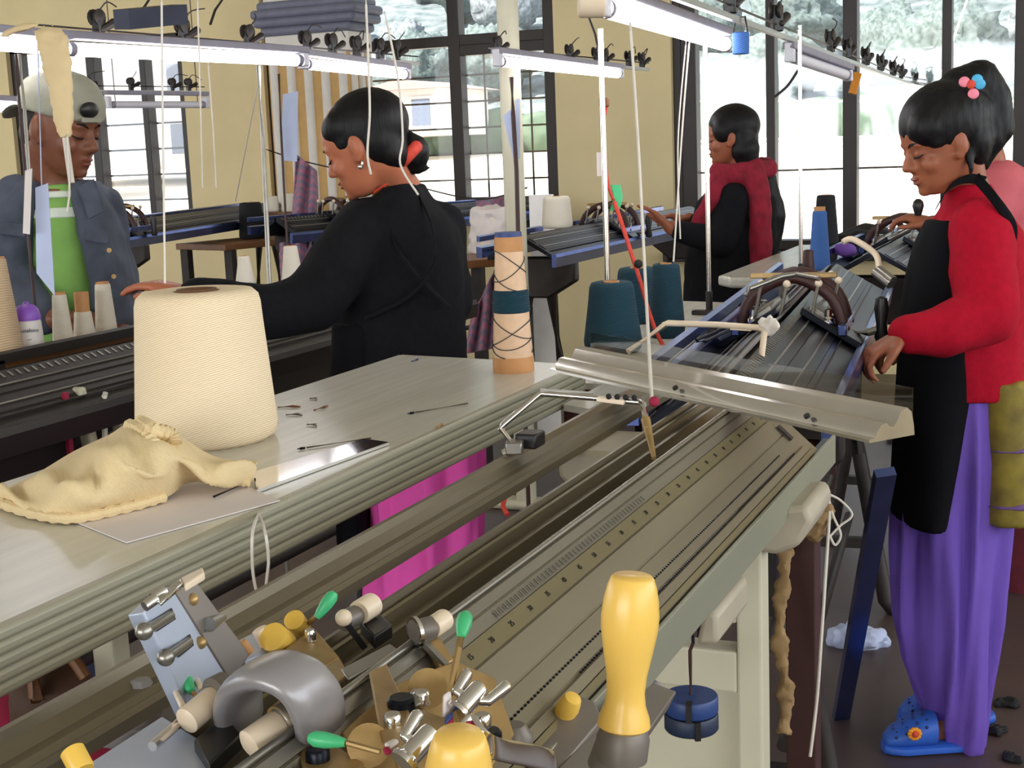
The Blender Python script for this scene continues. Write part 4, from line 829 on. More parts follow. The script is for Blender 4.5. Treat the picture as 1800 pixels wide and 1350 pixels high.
# striped pink and grey cloth hung behind
wave_mat('stripe_cloth', S(176, 112, 132), S(120, 116, 136), 9, rough=.9, direction='Z', bump=0, distort=4, rot=(.5, .5, 0))
def drape(label, px, d, seed, th=.006):
    nu, nv = 22, 14; (a, b, c, e) = [pd(x, y, d) for x, y in px]; G = []
    for i in range(nu):
        u = i/(nu-1); row = []
        for j in range(nv):
            v = j/(nv-1); p = (a*(1-u)+b*u)*(1-v)+(e*(1-u)+c*u)*v; p = p+FW*(.03*math.sin(u*13+seed+v*2)); row.append(p)
        G.append(row)
    return tag(B(MB().sheet(G, th), 'striped_cloth', 'stripe_cloth', ang=80), label, 'cloth', 'striped cloths')
drape('pink and grey striped cloth hanging left of the striped pillar', ((520, 270), (556, 300), (560, 400), (512, 380)), 7.6, 0)
drape('pink and grey striped cloth hanging left of the cream pole', ((836, 352), (912, 340), (906, 460), (850, 452)), 6.9, 1)
drape('pink and grey striped cloth low beside the paper cone', ((828, 560), (872, 470), (868, 612), (818, 622)), 5.95, 2)
drape('pink and grey striped cloth below the brown table with the black cone', ((492, 428), (548, 420), (546, 500), (496, 512)), 7.1, 3)
tag(B(MB().tube(smoothpath([pd(466, 262, 7.6), pd(540, 285, 7.6), pd(700, 320, 7.2), pd(836, 350, 6.9), pd(926, 330, 5.9)], 30), .004, 6), 'clothes_line', 'iron'), 'thin dark line carrying the striped cloths behind the woman in black', 'line')
pb_ = pd(958, 535, 6.3); tag(B(MB().box((pb_.x, pb_.y, .62), (.11, .03, 1.24), Matrix.Rotation(_y, 3, 'Z')), 'light_patch_panel', 'plaster', smooth=False), 'white panel added for the bright patch of light between the cream pole and the far machine', 'board')  # plain panel added to imitate a bright patch of light beyond
# cream pole on a long floor foot
pf = pz(926, 893, 0)
pl = thing('pole', 'tall cream painted pole on a long foot in front of the far machine', 'pole', pf)
B(MB().cyl(pf, V((pf.x, pf.y, CEIL)), .042, n=24), 'post', 'machine_cream', pl)
B(MB().box(pf+V((.06, 0, .02)), (.52, .11, .04)), 'foot', 'machine_cream', pl, bevel=.018)
rod([pd(888, 872, 5.6), pd(884, 890, 5.55), pd(892, 905, 5.5)], .01, 'cord', 'cord_red', pl)
# post, rag and cords below the right end of the machine
ps = pd(1412, 1100, 2.42)
tag(B(MB().box((ps.x, ps.y, .47), (.052, .05, .94)), 'wooden_post', 'maroon_wood', smooth=False, bevel=.003), 'dark maroon wooden post behind the foreground machine\'s stand', 'post')
mk('rag_tan', S(150, 122, 84), .9, var=.2, scale=20)
rg = smoothpath([pd(1380, 960, 2.34), pd(1376, 1030, 2.34), pd(1370, 1120, 2.34), pd(1382, 1210, 2.34), pd(1376, 1290, 2.34)], 30)
me = voxel(MB().loft([(p, RT*(.012+.004*math.sin(i*.9)), FW*.01) for i, p in enumerate(rg)], 12), 'rag', .005, 1); wrinkle(me, .006, 60, seed=1)
tag(finish(me, 'rag_strip', 'rag_tan', None), 'tan twisted rag strip hanging beside the maroon post', 'rag')
me = voxel(MB().chain([pd(1432, 868, 2.3), pd(1438, 900, 2.3), pd(1430, 930, 2.3)], [.022, .024, .018]), 'tied_rag', .005, 1); wrinkle(me, .012, 50, seed=4)
tag(finish(me, 'tied_rag', 'rag_tan', None), 'yellowish rag knotted on top of the maroon post', 'rag')
cs = thing('string', 'pale string with tied loops hanging down past the maroon post', 'string', pd(1440, 1320, 2.28))
rod([pd(1455, 868, 2.28), pd(1458, 900, 2.28), pd(1452, 1000, 2.28), pd(1444, 1120, 2.28), pd(1436, 1230, 2.28), pd(1424, 1330, 2.28)], .0028, 'tail', 'thread', cs, 6, 40)
rod([pd(1455, 868, 2.28), pd(1478, 880, 2.28), pd(1498, 905, 2.28), pd(1476, 925, 2.28), pd(1457, 945, 2.28)], .002, 'loop', 'thread', cs, 6, 30)
rod([pd(1456, 880, 2.28), pd(1466, 910, 2.28), pd(1478, 940, 2.28), pd(1468, 958, 2.28), pd(1458, 940, 2.28)], .002, 'loop', 'thread', cs, 6, 30)
st = thing('machine_strut', 'slanted blue grey steel strut beneath the red woman\'s machine', 'strut', pz(1490, 1240, 0.0)+V((0, 0, 0)))
B(MB().bar(pd(1556, 830, 2.72), pz(1478, 1262, .0), .04, .02, FW), 'strut', 'sky_tint_blue_steel', st, smooth=False)
fl = thing('plastic_scrap', 'crumpled bluish plastic scrap on the floor below the red woman\'s machine', 'scrap', pz(1510, 1120, 0))
me = voxel(MB().ell(pz(1510, 1120, .02), (.09, .07, .03)), 'scrap', .008, 0); wrinkle(me, .03, 22, seed=9); finish(me, 'scrap', 'card_blue', fl)
for i, (x, y) in enumerate(((1770, 1235), (1748, 1282), (1775, 1330))):
    me = voxel(MB().ell(pz(x, y, .006), (.035-.006*i, .03, .008)), 'wool_lint', .004, 0); wrinkle(me, .012, 40, seed=i)
    tag(finish(me, 'wool_lint', 'yarn_black', None), ('dark wool lint farthest back on the floor right of the purple trousers', 'dark wool lint on the floor just behind the sandal heel', 'dark wool lint nearest the bottom right corner of the floor')[i], 'lint')
# ---------------------------------------------------------------- lamps and yarn racks
def onbar(px):
    a, b = pz(1165, -14, 1.745), pz(1640, 162, 1.745); best = None
    for i in range(400):
        c = a+(b-a)*(i/399); q = c-CAM; x = 900+FPX*q.dot(RT)/q.dot(FW)
        if best is None or abs(x-px) < best[0]: best = (abs(x-px), q.dot(FW), c)
    return best[1], best[2]
def tube_light(label, p, q, lit=True, r=.018, drop=.024):
    t = thing('tube_light', label, 'tube light', (p+q)/2); d = (q-p).normalized()
    B(MB().bar(p-d*.03+V((0, 0, drop+.012)), q+d*.03+V((0, 0, drop+.008)), .04, .022), 'fixture', 'fixture', t, smooth=False, bevel=.004)
    B(MB().cyl(p, q, r, n=16), 'tube', 'tube_glow' if lit else 'tube_off', t)
    for a, s in ((p, -1), (q, 1)):
        B(MB().box(a+d*(s*.016)+V((0, 0, .012)), (.03, .03, .06)), 'lamp_holder', 'tube_off', t, bevel=.004)
        B(MB().cyl(a-d*(s*.0), a-d*(s*.02), r*1.04, n=16), 'end_cap', 'fixture', t)
    return t
def rack(label, p, q, us, post=(), mt='iron', k=1.2, hang=False):
    """overhead yarn rack: a bar with spring tension units and its posts (t along bar, floor height of the post)"""
    t = thing('yarn_rack', label, 'yarn rack', (p+q)/2); d = (q-p).normalized(); sd = d.cross(V((0, 0, 1))).normalized()
    B(MB().bar(p, q, .014, .014), 'bar', 'steel', t, smooth=False)
    B(MB().cyl(p+V((0, 0, .028)), q+V((0, 0, .028)), .003, n=6), 'wire', mt, t)
    for i, u in enumerate(us):
        s = k; c = p+(q-p)*u; un = B(MB().box(c+V((0, 0, .03*s)), (.022*s, .016*s, .05*s), Matrix.Rotation(i*.7, 3, 'Z')), 'tension_unit', 'black_plastic', t, bevel=.004)
        B(MB().lathe([(a*s, b*s) for a, b in ((.004, -.016), (.017, -.012), (.017, -.008), (.005, -.003), (.017, .004), (.017, .008), (.004, .012))], 12, c=c+V((0, 0, .045*s)), ax=sd), 'tension_disc', 'iron', un)
        hx = .06+.03*math.sin(i*2.3)
        B(MB().tube(smoothpath([c+V((0, 0, .05*s)), c+sd*.02+d*.02+V((0, 0, .075*s)), c+d*hx*s+V((0, 0, (.07+.02*math.sin(i))*s))], 8), .0022, 5), 'spring_wire', mt, un)
        B(MB().chain([c+sd*.012+V((0, 0, .02*s)), c+d*.03*s+sd*.02+V((0, 0, .035*s))], [.007*s, .009*s], 8), 'thumb_nut', 'iron', un)
    if hang:
        for u in (.45, .95): c = p+(q-p)*u; B(MB().cyl(c-V((0, 0, .06)), V((c.x, c.y, CEIL)), .0025, n=6), 'hanger_wire', mt, t)
    for u, z in post:
        c = p+(q-p)*u; B(MB().cyl(V((c.x, c.y, z)), c, .0085, n=12), 'mast', 'bright_steel', t); B(MB().lathe([(.05, 0), (.05, .006), (.02, .012), (.013, .04), (.0086, .045)], 18, c=(c.x, c.y, z)), 'mast_base', 'iron', t)
    return t
zl = 1.75
tube_light('long lit fluorescent tube above the capped man and the huge cone', pz(118, 86, zl), pz(527, 106, zl))
tube_light('lit fluorescent tube above the head of the woman in black', pz(536, 112, zl), pz(712, 131, zl))
tube_light('lit fluorescent tube at the top left edge behind the hanging cloth', pz(-150, 66, zl), pz(98, 84, zl))
tube_light('lit fluorescent tube at the left edge lower behind the man\'s neck', pd(-60, 186, 5.2), pd(38, 190, 5.4))
tube_light('lit fluorescent tube seen beyond the cream pole', pz(878, 108, zl), pz(1088, 130, zl))
tube_light('bright fluorescent tube above the red scarfed woman at the top right', pz(1062, 14, 1.70), pz(1276, 78, 1.70), r=.018)
tube_light('unlit grey fluorescent tube over the left window behind the capped man', pd(195, 184, 7.2), pd(358, 184, 7.6), False, drop=.05)
tube_light('unlit fluorescent fixture on the rack before the right window', pd(1392, 100, 4.3), pd(1488, 132, 4.75), False, drop=.02)
zr = 1.80
rack('dark yarn rack bar above the long left fluorescent tube', pz(60, 62, zr), pz(735, 112, zr), (.12, .3, .46, .62, .70, .78, .86, .92), k=1.4)
rack('yarn rack before the right window with the blue yarn pot and amber tag', pz(1165, -14, 1.745), pz(1640, 162, 1.745), (.08, .16, .30, .36, .44, .52, .60, .66, .72, .80, .90), k=1.5)
rack('yarn rack above the tube beyond the cream pole', pz(858, 98, 1.78), pz(1140, 122, 1.78), (.05, .45, .62, .68, .85, .95))
rack('thin yarn rack over the left window behind the capped man', pd(60, 160, 7.0), pd(360, 162, 7.6), (.1, .3, .55, .8, .9), hang=True)
B(MB().prism([(-.02, 0), (.02, 0), (.02, .05), (-.02, .05)], pd(215, 52, 3.6), pd(318, 42, 3.7), RT), 'rack_arm', 'dark_steel', bpy.data.objects['yarn_rack'], smooth=False)
# separate masts
def mast(label, px, py, z, top, r=.0095, cord=False):
    c = pz(px, py, z); m_ = thing('mast', label, 'mast', c)
    B(MB().cyl(c, V((c.x, c.y, top)), r, n=14), 'rod', 'bright_steel', m_)
    B(MB().lathe([(r*2.2, 0), (r*2.2, .012), (r*1.5, .014), (r*1.5, .06), (r, .062)], 16, c=c), 'socket', 'iron', m_)
    B(MB().bar(c+V((-.045, 0, .006)), c+V((.045, 0, .006)), .03, .012), 'base_clamp', 'iron', m_, bevel=.003)
    return m_, c
ma, c1 = mast('bright steel mast among the teal cones, wound with red cord', 1071, 606, RTZ, 1.70, .0062)
mast('bright steel mast rising past the red scarfed woman', 1247, 553, RTZ, 1.74, .0060)
mast('thin steel mast standing by the blue yarn cone', 1408, 498, 1.0, 1.78, .0060)
dm = (c1-CAM).dot(FW)
rod([pd(x, y, dm-.03) for x, y in ((1062, 140), (1058, 165), (1066, 185), (1060, 215), (1063, 260), (1068, 320), (1078, 350))], .004, 'red_cord', 'cord_red', ma, 6, 40)
rod([pd(x, y, dm-.04) for x, y in ((1078, 350), (1092, 390), (1108, 440), (1124, 490), (1138, 540), (1152, 580), (1168, 612))], .0048, 'red_cord', 'cord_red', ma, 6, 30)
B(MB().box(pd(1062, 180, dm-.04), (.022, .012, .02)), 'clip', 'brown_wood', ma, bevel=.003)
B(MB().bar(pd(1055, 268, dm-.02), pd(1056, 310, dm-.02), .017, .003, FW), 'white_tag', 'paper_white', ma, smooth=False)
gr = smoothpath([pd(1082, 325, dm-.03), pd(1086, 348, dm-.03), pd(1080, 370, dm-.03)], 10)
B(MB().loft([(p, RT*.011, FW*.002) for p in gr], 8, 4), 'green_ribbon', 'green_plastic', ma)
B(MB().ell(pd(1122, 464, dm-.06), .010), 'black_bead', 'rubber_black', ma)
# blue pot and amber tag hanging on the right rack
pt_ = pd(1302, 74, onbar(1302)[0]); po = thing('yarn_pot', 'small blue plastic pot hanging from the right yarn rack', 'pot', pt_-V((0, 0, .03)))
B(MB().lathe([(.019, -.03), (.021, -.028), (.022, .022), (.019, .024), (.018, -.026)], 20, c=pt_), 'pot', 'yarn_blue', po)
rod([pt_+V((-.018, 0, .022)), pt_+V((-.012, 0, .06)), pt_+V((.012, 0, .062)), pt_+V((.018, 0, .022))], .0025, 'bail', 'iron', po)
mk('amber', S(196, 120, 22), .2, var=.15)
ad, ac = onbar(1508)
tag(B(MB().bar(pd(1508, 128, ad), pd(1498, 165, ad), .034, .014, FW).tube([ac, pd(1508, 130, ad)], .003, 6), 'amber_tag', 'amber', bevel=.003), 'amber plastic tag hanging from the right yarn rack', 'tag')
rod([pd(1405, 120, 4.3), pd(1385, 150, 4.3), pd(1362, 170, 4.3)], .004, 'loose_wire', 'iron', bpy.data.objects['yarn_rack.001'], sm=12)
# round pale block at the end of the right tube
tb = pd(1040, 2, 2.55); tag(B(MB().cyl(tb-RT*.025, tb+RT*.025, .03, n=20), 'starter', 'cream_plastic', bevel=.004), 'round cream lamp starter at the near end of the brightest tube', 'lamp part')
# dark cables up to the ceiling
for lb, path in (('thin dark cable from the left rack, near the top left corner', ((232, 36, 3.7), (250, 18, 3.8), (268, -10, 3.9))), ('thin dark cable above the long left tube', ((370, 42, 3.9), (378, 18, 4.0), (396, -8, 4.1))), ('paired dark cables running down to the lamp beyond the pole', ((1032, 22, 4.9), (1046, 60, 4.9), (1056, 108, 4.9)))):
    qs = [pd(*p) for p in path]; e_ = 0 if lb[:6] == 'paired' else -1; top_ = V((qs[e_].x, qs[e_].y, CEIL)); qs = [top_]+qs if e_ == 0 else qs+[top_]
    tag(B(MB().tube(qs, .004, 6), 'cable', 'iron'), lb, 'cable')
# hanging yarns
def yarn(label, path, r=.0022, mt='thread'):
    return tag(B(MB().tube(smoothpath([pd(*p) for p in path], 24), r, 5), 'yarn_thread', mt), label, 'yarn', 'yarns hanging from the racks')
yarn('yarn running straight down into the huge cream cone', ((284, -5, 1.9), (286, 200, 1.93), (290, 498, 1.95)), .0016)
yarn('pale yarn hanging against the wall left of the pillar', ((347, -5, 3.6), (352, 160, 3.6), (356, 330, 3.6)))
yarn('second pale yarn hanging just right of its neighbour before the wall', ((366, 110, 3.6), (374, 220, 3.6), (380, 330, 3.6)), .0018)
yarn('slanting yarn from the rack down to the black cone', ((462, 110, 5.0), (440, 220, 5.6), (414, 354, 6.9)), .0024)
yarn('yarn lying over the hair of the woman in black', ((643, -5, 2.82), (648, 120, 2.84), (650, 200, 2.86), (646, 270, 2.88), (652, 306, 2.9)), .0026)
yarn('short yarn over the red hair tie of the woman in black', ((676, 20, 2.8), (700, 140, 2.84), (708, 240, 2.86), (704, 290, 2.86), (735, 342, 2.9)), .0024)
yarn('long yarn dropping right of the steel mast to the machine bed', ((1108, 40, 2.6), (1122, 250, 2.5), (1135, 500, 2.35), (1146, 704, 1.82)), .0028)
yarn('yarn hanging before the dark right window frame', ((1212, 70, 3.4), (1200, 220, 3.4), (1184, 460, 3.4)), .0024)
yarn('second yarn crossing the dark right window frame', ((1206, 72, 3.5), (1192, 250, 3.5), (1196, 420, 3.5)), .002)
yarn('yarn reaching down beside the bottle at the far left', ((118, 236, 3.04), (122, 330, 3.04), (118, 372, 3.04)), .0024)
# cloth strip thrown over the tube at the left
stp = smoothpath([pd(8, 62, 3.12), pd(48, 46, 3.1), (pd(84, 56, 3.08)), pd(100, 110, 3.06), pd(108, 170, 3.05), pd(113, 226, 3.05), pd(116, 240, 3.05)], 40)
wd = [.012, .03, .038, .034, .026, .018, .012]
me = voxel(MB().loft([(p, RT*(wd[min(int(i/40*6), 5)]*(1-(i/40*6) % 1)+wd[min(int(i/40*6)+1, 6)]*((i/40*6) % 1)), UP*.010+FW*.012) for i, p in enumerate(stp)], 14), 'panel', .006, 2); wrinkle(me, .004, 40, seed=3)
stq = thing('hanging_knit', 'cream knit strip thrown over the lamp bar at the top left', 'cloth', pd(110, 235, 3.05)); finish(me, 'panel', 'knit_cream', stq, ang=80)
rod([pd(114, 236, 3.05), pd(120, 280, 3.05), pd(126, 322, 3.05)], .007, 'tail', 'thread', stq, sm=10)
# hanging cards and the pole beside the man
def card(label, px, d, mt='card_blue', th=.003, hang=None):
    P = [pd(x, y, d) for x, y in px]; n = len(P); off = FW*th
    hm_ = MB()
    if hang: hm_.tube([(P[0]+P[1])/2, pd(*hang)], .0016, 5)
    return tag(B(hm_.add(P+[p+off for p in P], [list(range(n)), list(range(2*n-1, n-1, -1))]+[[i, i+n, (i+1) % n+n, (i+1) % n] for i in range(n)]), 'hanging_card', mt, smooth=False), label, 'card', 'hanging paper cards')
card('long pale blue card hanging left of the striped pillar', ((497, 166), (524, 160), (522, 284), (494, 282)), 6.8)
card('pale card clipped to the thin mast left of the cream pole', ((884, 204), (898, 192), (906, 262), (904, 286)), 5.0)
card('narrow pale card hanging right against the cream pole', ((906, 176), (914, 172), (914, 280), (908, 276)), 5.05)
card('long pale blue card hanging before the green shirt of the man', ((62, 330), (84, 322), (96, 520), (64, 480)), 3.05, hang=(66, 70, 3.3))
card('narrow white strip hanging left of the long blue card', ((44, 300), (56, 296), (52, 412), (40, 410)), 3.02, 'paper_white')
rd = thing('mast', 'thin dark red mast at the left before the denim jacket', 'mast', pd(46, 420, 3.1))
rod([pd(28, 95, 3.15), pd(34, 180, 3.15), pd(44, 300, 3.15), pd(50, 420, 3.15), V((pd(50, 420, 3.15).x, pd(50, 420, 3.15).y, 1.045))], .0034, 'rod', 'maroon_wood', rd); rod([pd(34, 95, 3.12), pd(44, 200, 3.12), pd(52, 320, 3.12)], .004, 'rod', 'steel', rd)
rd2 = thing('mast', 'thin dark red mast carrying a card left of the cream pole', 'mast', pd(912, 420, 5.0))
rod([pd(899, 136, 5.0), pd(902, 200, 5.0), pd(908, 300, 5.0), pd(911, 420, 5.0), V((pd(911, 420, 5.0).x, pd(911, 420, 5.0).y, 0))], .008, 'rod', 'maroon_wood', rd2)
rd3 = thing('mast', 'pale steel mast in front of the wall left of the striped pillar', 'mast', pd(473, 560, 4.6))
rod([pd(454, 116, 4.6), pd(462, 240, 4.6), pd(470, 420, 4.6), pd(478, 600, 4.6), V((pd(478, 600, 4.6).x, pd(478, 600, 4.6).y, 0))], .0078, 'rod', 'steel', rd3)
rd4 = thing('mast', 'dark red mast beside the long card at the pillar', 'mast', pd(500, 400, 6.75))
rod([pd(490, 130, 6.75), pd(494, 230, 6.75), pd(502, 380, 6.75), V((pd(502, 380, 6.75).x, pd(502, 380, 6.75).y, 0))], .006, 'rod', 'maroon_wood', rd4)
# ---------------------------------------------------------------- people
FH = V((FW.x, FW.y, 0)).normalized(); RH = V((FH.y, -FH.x, 0)); ZZ = V((0, 0, 1))
def pv(x, y, hd): r = ray(x, y); return CAM+r*(hd/r.dot(FH))          # pixel on an upright plane hd metres ahead
def mm(px, hd): return px*hd/FPX
def skinmat(n, c, c2): return mk(n, c, .45, c2=c2, scale=12, spec=.35)
skinmat('skin_a', S(168, 98, 70), S(184, 112, 82)); skinmat('skin_b', S(140, 82, 58), S(158, 94, 66)); skinmat('skin_c', S(108, 64, 46), S(124, 76, 54))
mk('hair', S(14, 12, 14), .5, var=.4, scale=60, stretch=(1, 1, .15), bump=.25, bscale=260, spec=.25)
mk('lips', S(130, 66, 56), .4); mk('lash', S(20, 14, 12), .6); mk('gold', S(214, 170, 80), .25, .9); mk('silver_ear', S(220, 214, 204), .2, .9)
mk('black_knit', S(15, 15, 19), .9, var=.25, scale=70, bump=.4, bscale=420, spec=.2); mk('apron_black', S(10, 10, 14), .9, var=.15, bump=.2, bscale=300, spec=.15)
mk('pink_cotton', S(242, 88, 186), .8, var=.06, scale=7, bump=.15, bscale=300); mk('red_knit', S(168, 10, 38), .9, var=.10, scale=60, bump=.4, bscale=380, spec=.2)
mk('purple_cotton', S(106, 76, 176), .75, var=.06, scale=6, bump=.15, bscale=300); mk('gold_print', S(140, 122, 34), .75, c2=S(92, 78, 26), scale=16, detail=8, bump=.1)
mk('print_purple', S(104, 72, 130), .8); mk('sandal_blue', S(46, 96, 196), .5, var=.05); mk('sandal_hole', S(24, 44, 100), .6); mk('flower_orange', S(232, 150, 30), .6)
mk('scarf_red', S(132, 16, 40), .9, var=.25, scale=30, bump=.3, bscale=200); mk('denim', S(68, 74, 88), .85, var=.3, scale=16, bump=.3, bscale=400, detail=8); mk('tee_green', S(124, 168, 84), .85, var=.06, bump=.2, bscale=300)
mk('cap_grey', S(150, 148, 132), .8, var=.12, scale=10, bump=.3, bscale=300); mk('salmon', S(198, 96, 104), .85, var=.06); mk('maroon_cloth', S(96, 24, 40), .85, var=.15); mk('tee_white', S(206, 214, 200), .85)
mk('jeans', S(50, 58, 84), .85, var=.2)
def frame(yaw_v, pitch):
    f0 = V(yaw_v); f0.z = 0; f0.normalize(); l = ZZ.cross(f0); f = f0*math.cos(pitch)-ZZ*math.sin(pitch); return f, l, f.cross(l)
HP = [(-.117, .050, .012, .018), (-.108, .070, .0, .034), (-.092, .079, -.018, .048), (-.075, .082, -.036, .056), (-.058, .083, -.055, .062), (-.035, .083, -.078, .069), (-.012, .079, -.090, .0735), (.005, .085, -.096, .075), (.018, .090, -.099, .0755), (.040, .091, -.100, .0755), (.07, .083, -.095, .069), (.097, .062, -.076, .054), (.112, .036, -.05, .035), (.119, .01, -.025, .015)]
def head(mb, O, fr, s, neck_to, nr=.05):
    f, l, u = fr; W = lambda x, y, z: O+(f*x+l*y+u*z)*s
    mb.loft([(W((a+b)/2, 0, z), f*((a-b)/2*s), l*(w_*s)) for z, a, b, w_ in HP], 30, 2.25)
    # nose: bridge to tip with nostril wings
    nb, nt, nu_ = W(.080, 0, .010), W(.114, 0, -.034), W(.082, 0, -.048)
    mb.loft([(W(.080, 0, .014), f*.006*s, l*.007*s), (W(.086, 0, -.005), f*.010*s, l*.009*s), (W(.094, 0, -.024), f*.014*s, l*.012*s), (W(.098, 0, -.036), f*.016*s, l*.0155*s), (W(.092, 0, -.045), f*.014*s, l*.013*s)], 14)
    for sy in (-1, 1):
        mb.ell(W(.088, sy*.0125, -.040), (.011*s, .0075*s, .009*s), (f, l, u), 10, 8)
        mb.ell(W(.066, sy*.032, -.006), (.020*s, .020*s, .012*s), (f, l, u), 12, 8)     # eyelid
        mb.ell(W(.072, sy*.030, .016), (.016*s, .026*s, .008*s), (f, l, u), 12, 8)      # brow ridge
        mb.ell(W(.052, sy*.042, -.036), (.028*s, .022*s, .024*s), (f, l, u), 12, 8)     # cheek
        mb.ell(W(-.012, sy*.080, -.006), (.018*s, .010*s, .031*s), (f, l, u), 12, 10); mb.ell(W(-.002, sy*.078, -.034), (.010*s, .008*s, .012*s), (f, l, u), 10, 8)
    mb.ell(W(.084, 0, -.0645), (.010*s, .021*s, .006*s), (f, l, u), 14, 8); mb.ell(W(.081, 0, -.0755), (.010*s, .018*s, .0065*s), (f, l, u), 14, 8); mb.ell(W(.070, 0, -.099), (.017*s, .020*s, .015*s), (f, l, u), 14, 8)
    nk = W(-.038, 0, -.055); mb.chain([nk, nk*.45+V(neck_to)*.55, V(neck_to)], [nr*1.02, nr, nr*1.15], 18)
def facebits(par, O, fr, s, sides, skin_lips='lips'):
    f, l, u = fr; W = lambda x, y, z: O+(f*x+l*y+u*z)*s
    for sy in sides:
        B(MB().tube([W(.0885, sy*.014, .013), W(.089, sy*.028, .020), W(.078, sy*.044, .020), W(.064, sy*.054, .012)], [.0018*s, .0034*s, .003*s, .0012*s], 6), 'eyebrow', 'lash', par)
        B(MB().tube([W(.0835, sy*.019, -.011), W(.0875, sy*.030, -.0135), W(.080, sy*.042, -.012), W(.071, sy*.050, -.008)], [.001*s, .0024*s, .0024*s, .001*s], 6), 'eyelashes', 'lash', par)
    B(MB().ell(W(.0865, 0, -.0645), (.009*s, .0195*s, .0048*s), (f, l, u), 14, 8), 'upper_lip', skin_lips, par); B(MB().ell(W(.0835, 0, -.0752), (.009*s, .0165*s, .0055*s), (f, l, u), 14, 8), 'lower_lip', skin_lips, par)
def hand(mb, Wp, d, n, t, s=1.0, curl=.5, thumb=.8, spread=1.0):
    d = V(d).normalized(); n = V(n); n = (n-d*n.dot(d)).normalized(); t = V(t); t = (t-d*t.dot(d)-n*t.dot(n)).normalized(); Wp = V(Wp)
    mb.loft([(Wp-d*.02*s, t*.026*s, n*.019*s), (Wp+d*.02*s, t*.032*s, n*.018*s), (Wp+d*.055*s, t*.039*s, n*.016*s), (Wp+d*.086*s, t*.039*s, n*.0125*s), (Wp+d*.096*s, t*.033*s, n*.009*s)], 16, 2.6)
    for off, L_ in ((.0295, .068), (.0100, .076), (-.0095, .071), (-.0285, .056)):
        p = Wp+d*(.084*s)+t*(off*s*1.02); dd = (d+t*(off*2.4*spread)).normalized(); pts = [p]; a = 0
        for k, seg in enumerate((.46, .30, .24)):
            a += curl*(.75, 1.0, .8)[k]; pts.append(pts[-1]+(dd*math.cos(a)+n*math.sin(a))*(L_*seg*s))
        mb.chain(pts, [.0094*s, .0088*s, .0080*s, .0070*s], 10)
    p = Wp+d*.022*s+t*.024*s; d1 = (d*.62+t*thumb*.75+n*.25).normalized(); d2 = (d*.85+t*thumb*.25+n*curl*.6).normalized()
    mb.chain([p, p+d1*.036*s, p+d1*.036*s+d2*.028*s, p+d1*.036*s+d2*.052*s], [.0145*s, .0118*s, .0100*s, .0082*s], 10)
def rings(mb, R, hd, dep, off=0, n=26, p=2.2):
    """R: (centre px, y px, half width px[, half depth m, depth shift m])"""
    L_ = []
    for q in R:
        c = pv(q[0], q[1], hd+off+(q[4] if len(q) > 4 else 0)); L_.append((c, RH*mm(q[2], hd), FH*(q[3] if len(q) > 3 else dep)))
    return mb.loft(L_, n, p)
def limb(mb, P, rs, n=16): return mb.chain([pv(*p) for p in P], rs, n)
def person(label, foot): return thing('person', label, 'person', foot)
def wear(mb, name, mt, par, vox=.008, sm=3, wr=(.004, 14, (1, 1, .6)), seed=0):
    me = voxel(mb, name, vox, sm)
    if wr: wrinkle(me, wr[0], wr[1], wr[2], seed)
    return finish(me, name, mt, par, ang=180)
def pleat(o, par, amp, k, tw=2.0, top=0.0, seed=0):
    me = o.data; me.calc_loop_triangles(); xs = [v.co for v in me.vertices]; n_ = len(xs)
    cx_ = sum(p.x for p in xs)/n_; cy_ = sum(p.y for p in xs)/n_; z0 = min(p.z for p in xs); z1 = max(p.z for p in xs); nr = [v.normal.copy() for v in me.vertices]
    for v, q in zip(me.vertices, nr):
        h = (v.co.z-z0)/(z1-z0); a = math.atan2(v.co.y-cy_, v.co.x-cx_)
        a2 = a+.35*noise.noise(V((math.cos(a)*2, math.sin(a)*2, h*1.6+seed)))
        s = math.sin(k*a2+tw*h+seed)+.6*math.sin(k*1.7*a2-tw*h*1.5+2)
        v.co += q*(amp*s*min(1, (1-h)*2.5+.25)*min(1, h*8+.3))
    me.update()
# ---- woman in black, seen from behind her left shoulder
hd = 3.12
g0 = pv(712, 1400, hd); g0.z = 0
P1 = person('woman in black sweater and pink trousers seen from behind at the left machine', g0)
fr1 = frame(-RH*.97+FH*.24, math.radians(20)); O1 = pv(637, 256, hd-.06); s1_ = .88
mb = MB(); head(mb, O1, fr1, s1_, pv(704, 338, hd+.01), .044)
rings(mb, [(705, 720, 85), (706, 640, 80), (712, 520, 84), (712, 430, 84), (710, 385, 76), (706, 350, 50), (704, 335, 36)], hd, .085)
limb(mb, [(640, 408, hd-.10), (552, 535, hd-.16), (335, 520, hd-.24)], [.045, .038, .026]); hand(mb, pv(335, 520, hd-.24), pv(268, 500, hd-.22)-pv(335, 520, hd-.24), -ZZ, -FH*.6+RH*.2, .95, .35)
limb(mb, [(770, 402, hd+.06), (796, 530, hd+.03), (700, 570, hd+.30)], [.045, .038, .026]); hand(mb, pv(700, 570, hd+.30), -RH+FH*.3, -ZZ, FH, .95, .3)
for x, o in ((708, -.03), (775, .05)):
    b_ = pv(x, 1400, hd+o); b_.z = .06; limb(mb, [(x, 720, hd+o), (x, 1000, hd+o)], [.062, .048]); mb.chain([pv(x, 1000, hd+o), b_], [.048, .034]); mb.chain([b_-ZZ*.02, b_-ZZ*.035+(-RH*.8+FH*.6)*.13], [.034, .024])
finish(voxel(mb, 'body', .0055, 3), 'body', 'skin_a', P1, ang=180)
facebits(P1, O1, fr1, s1_, (1,))
f, l, u = fr1; W = lambda x, y, z: O1+(f*x+l*y+u*z)*s1_
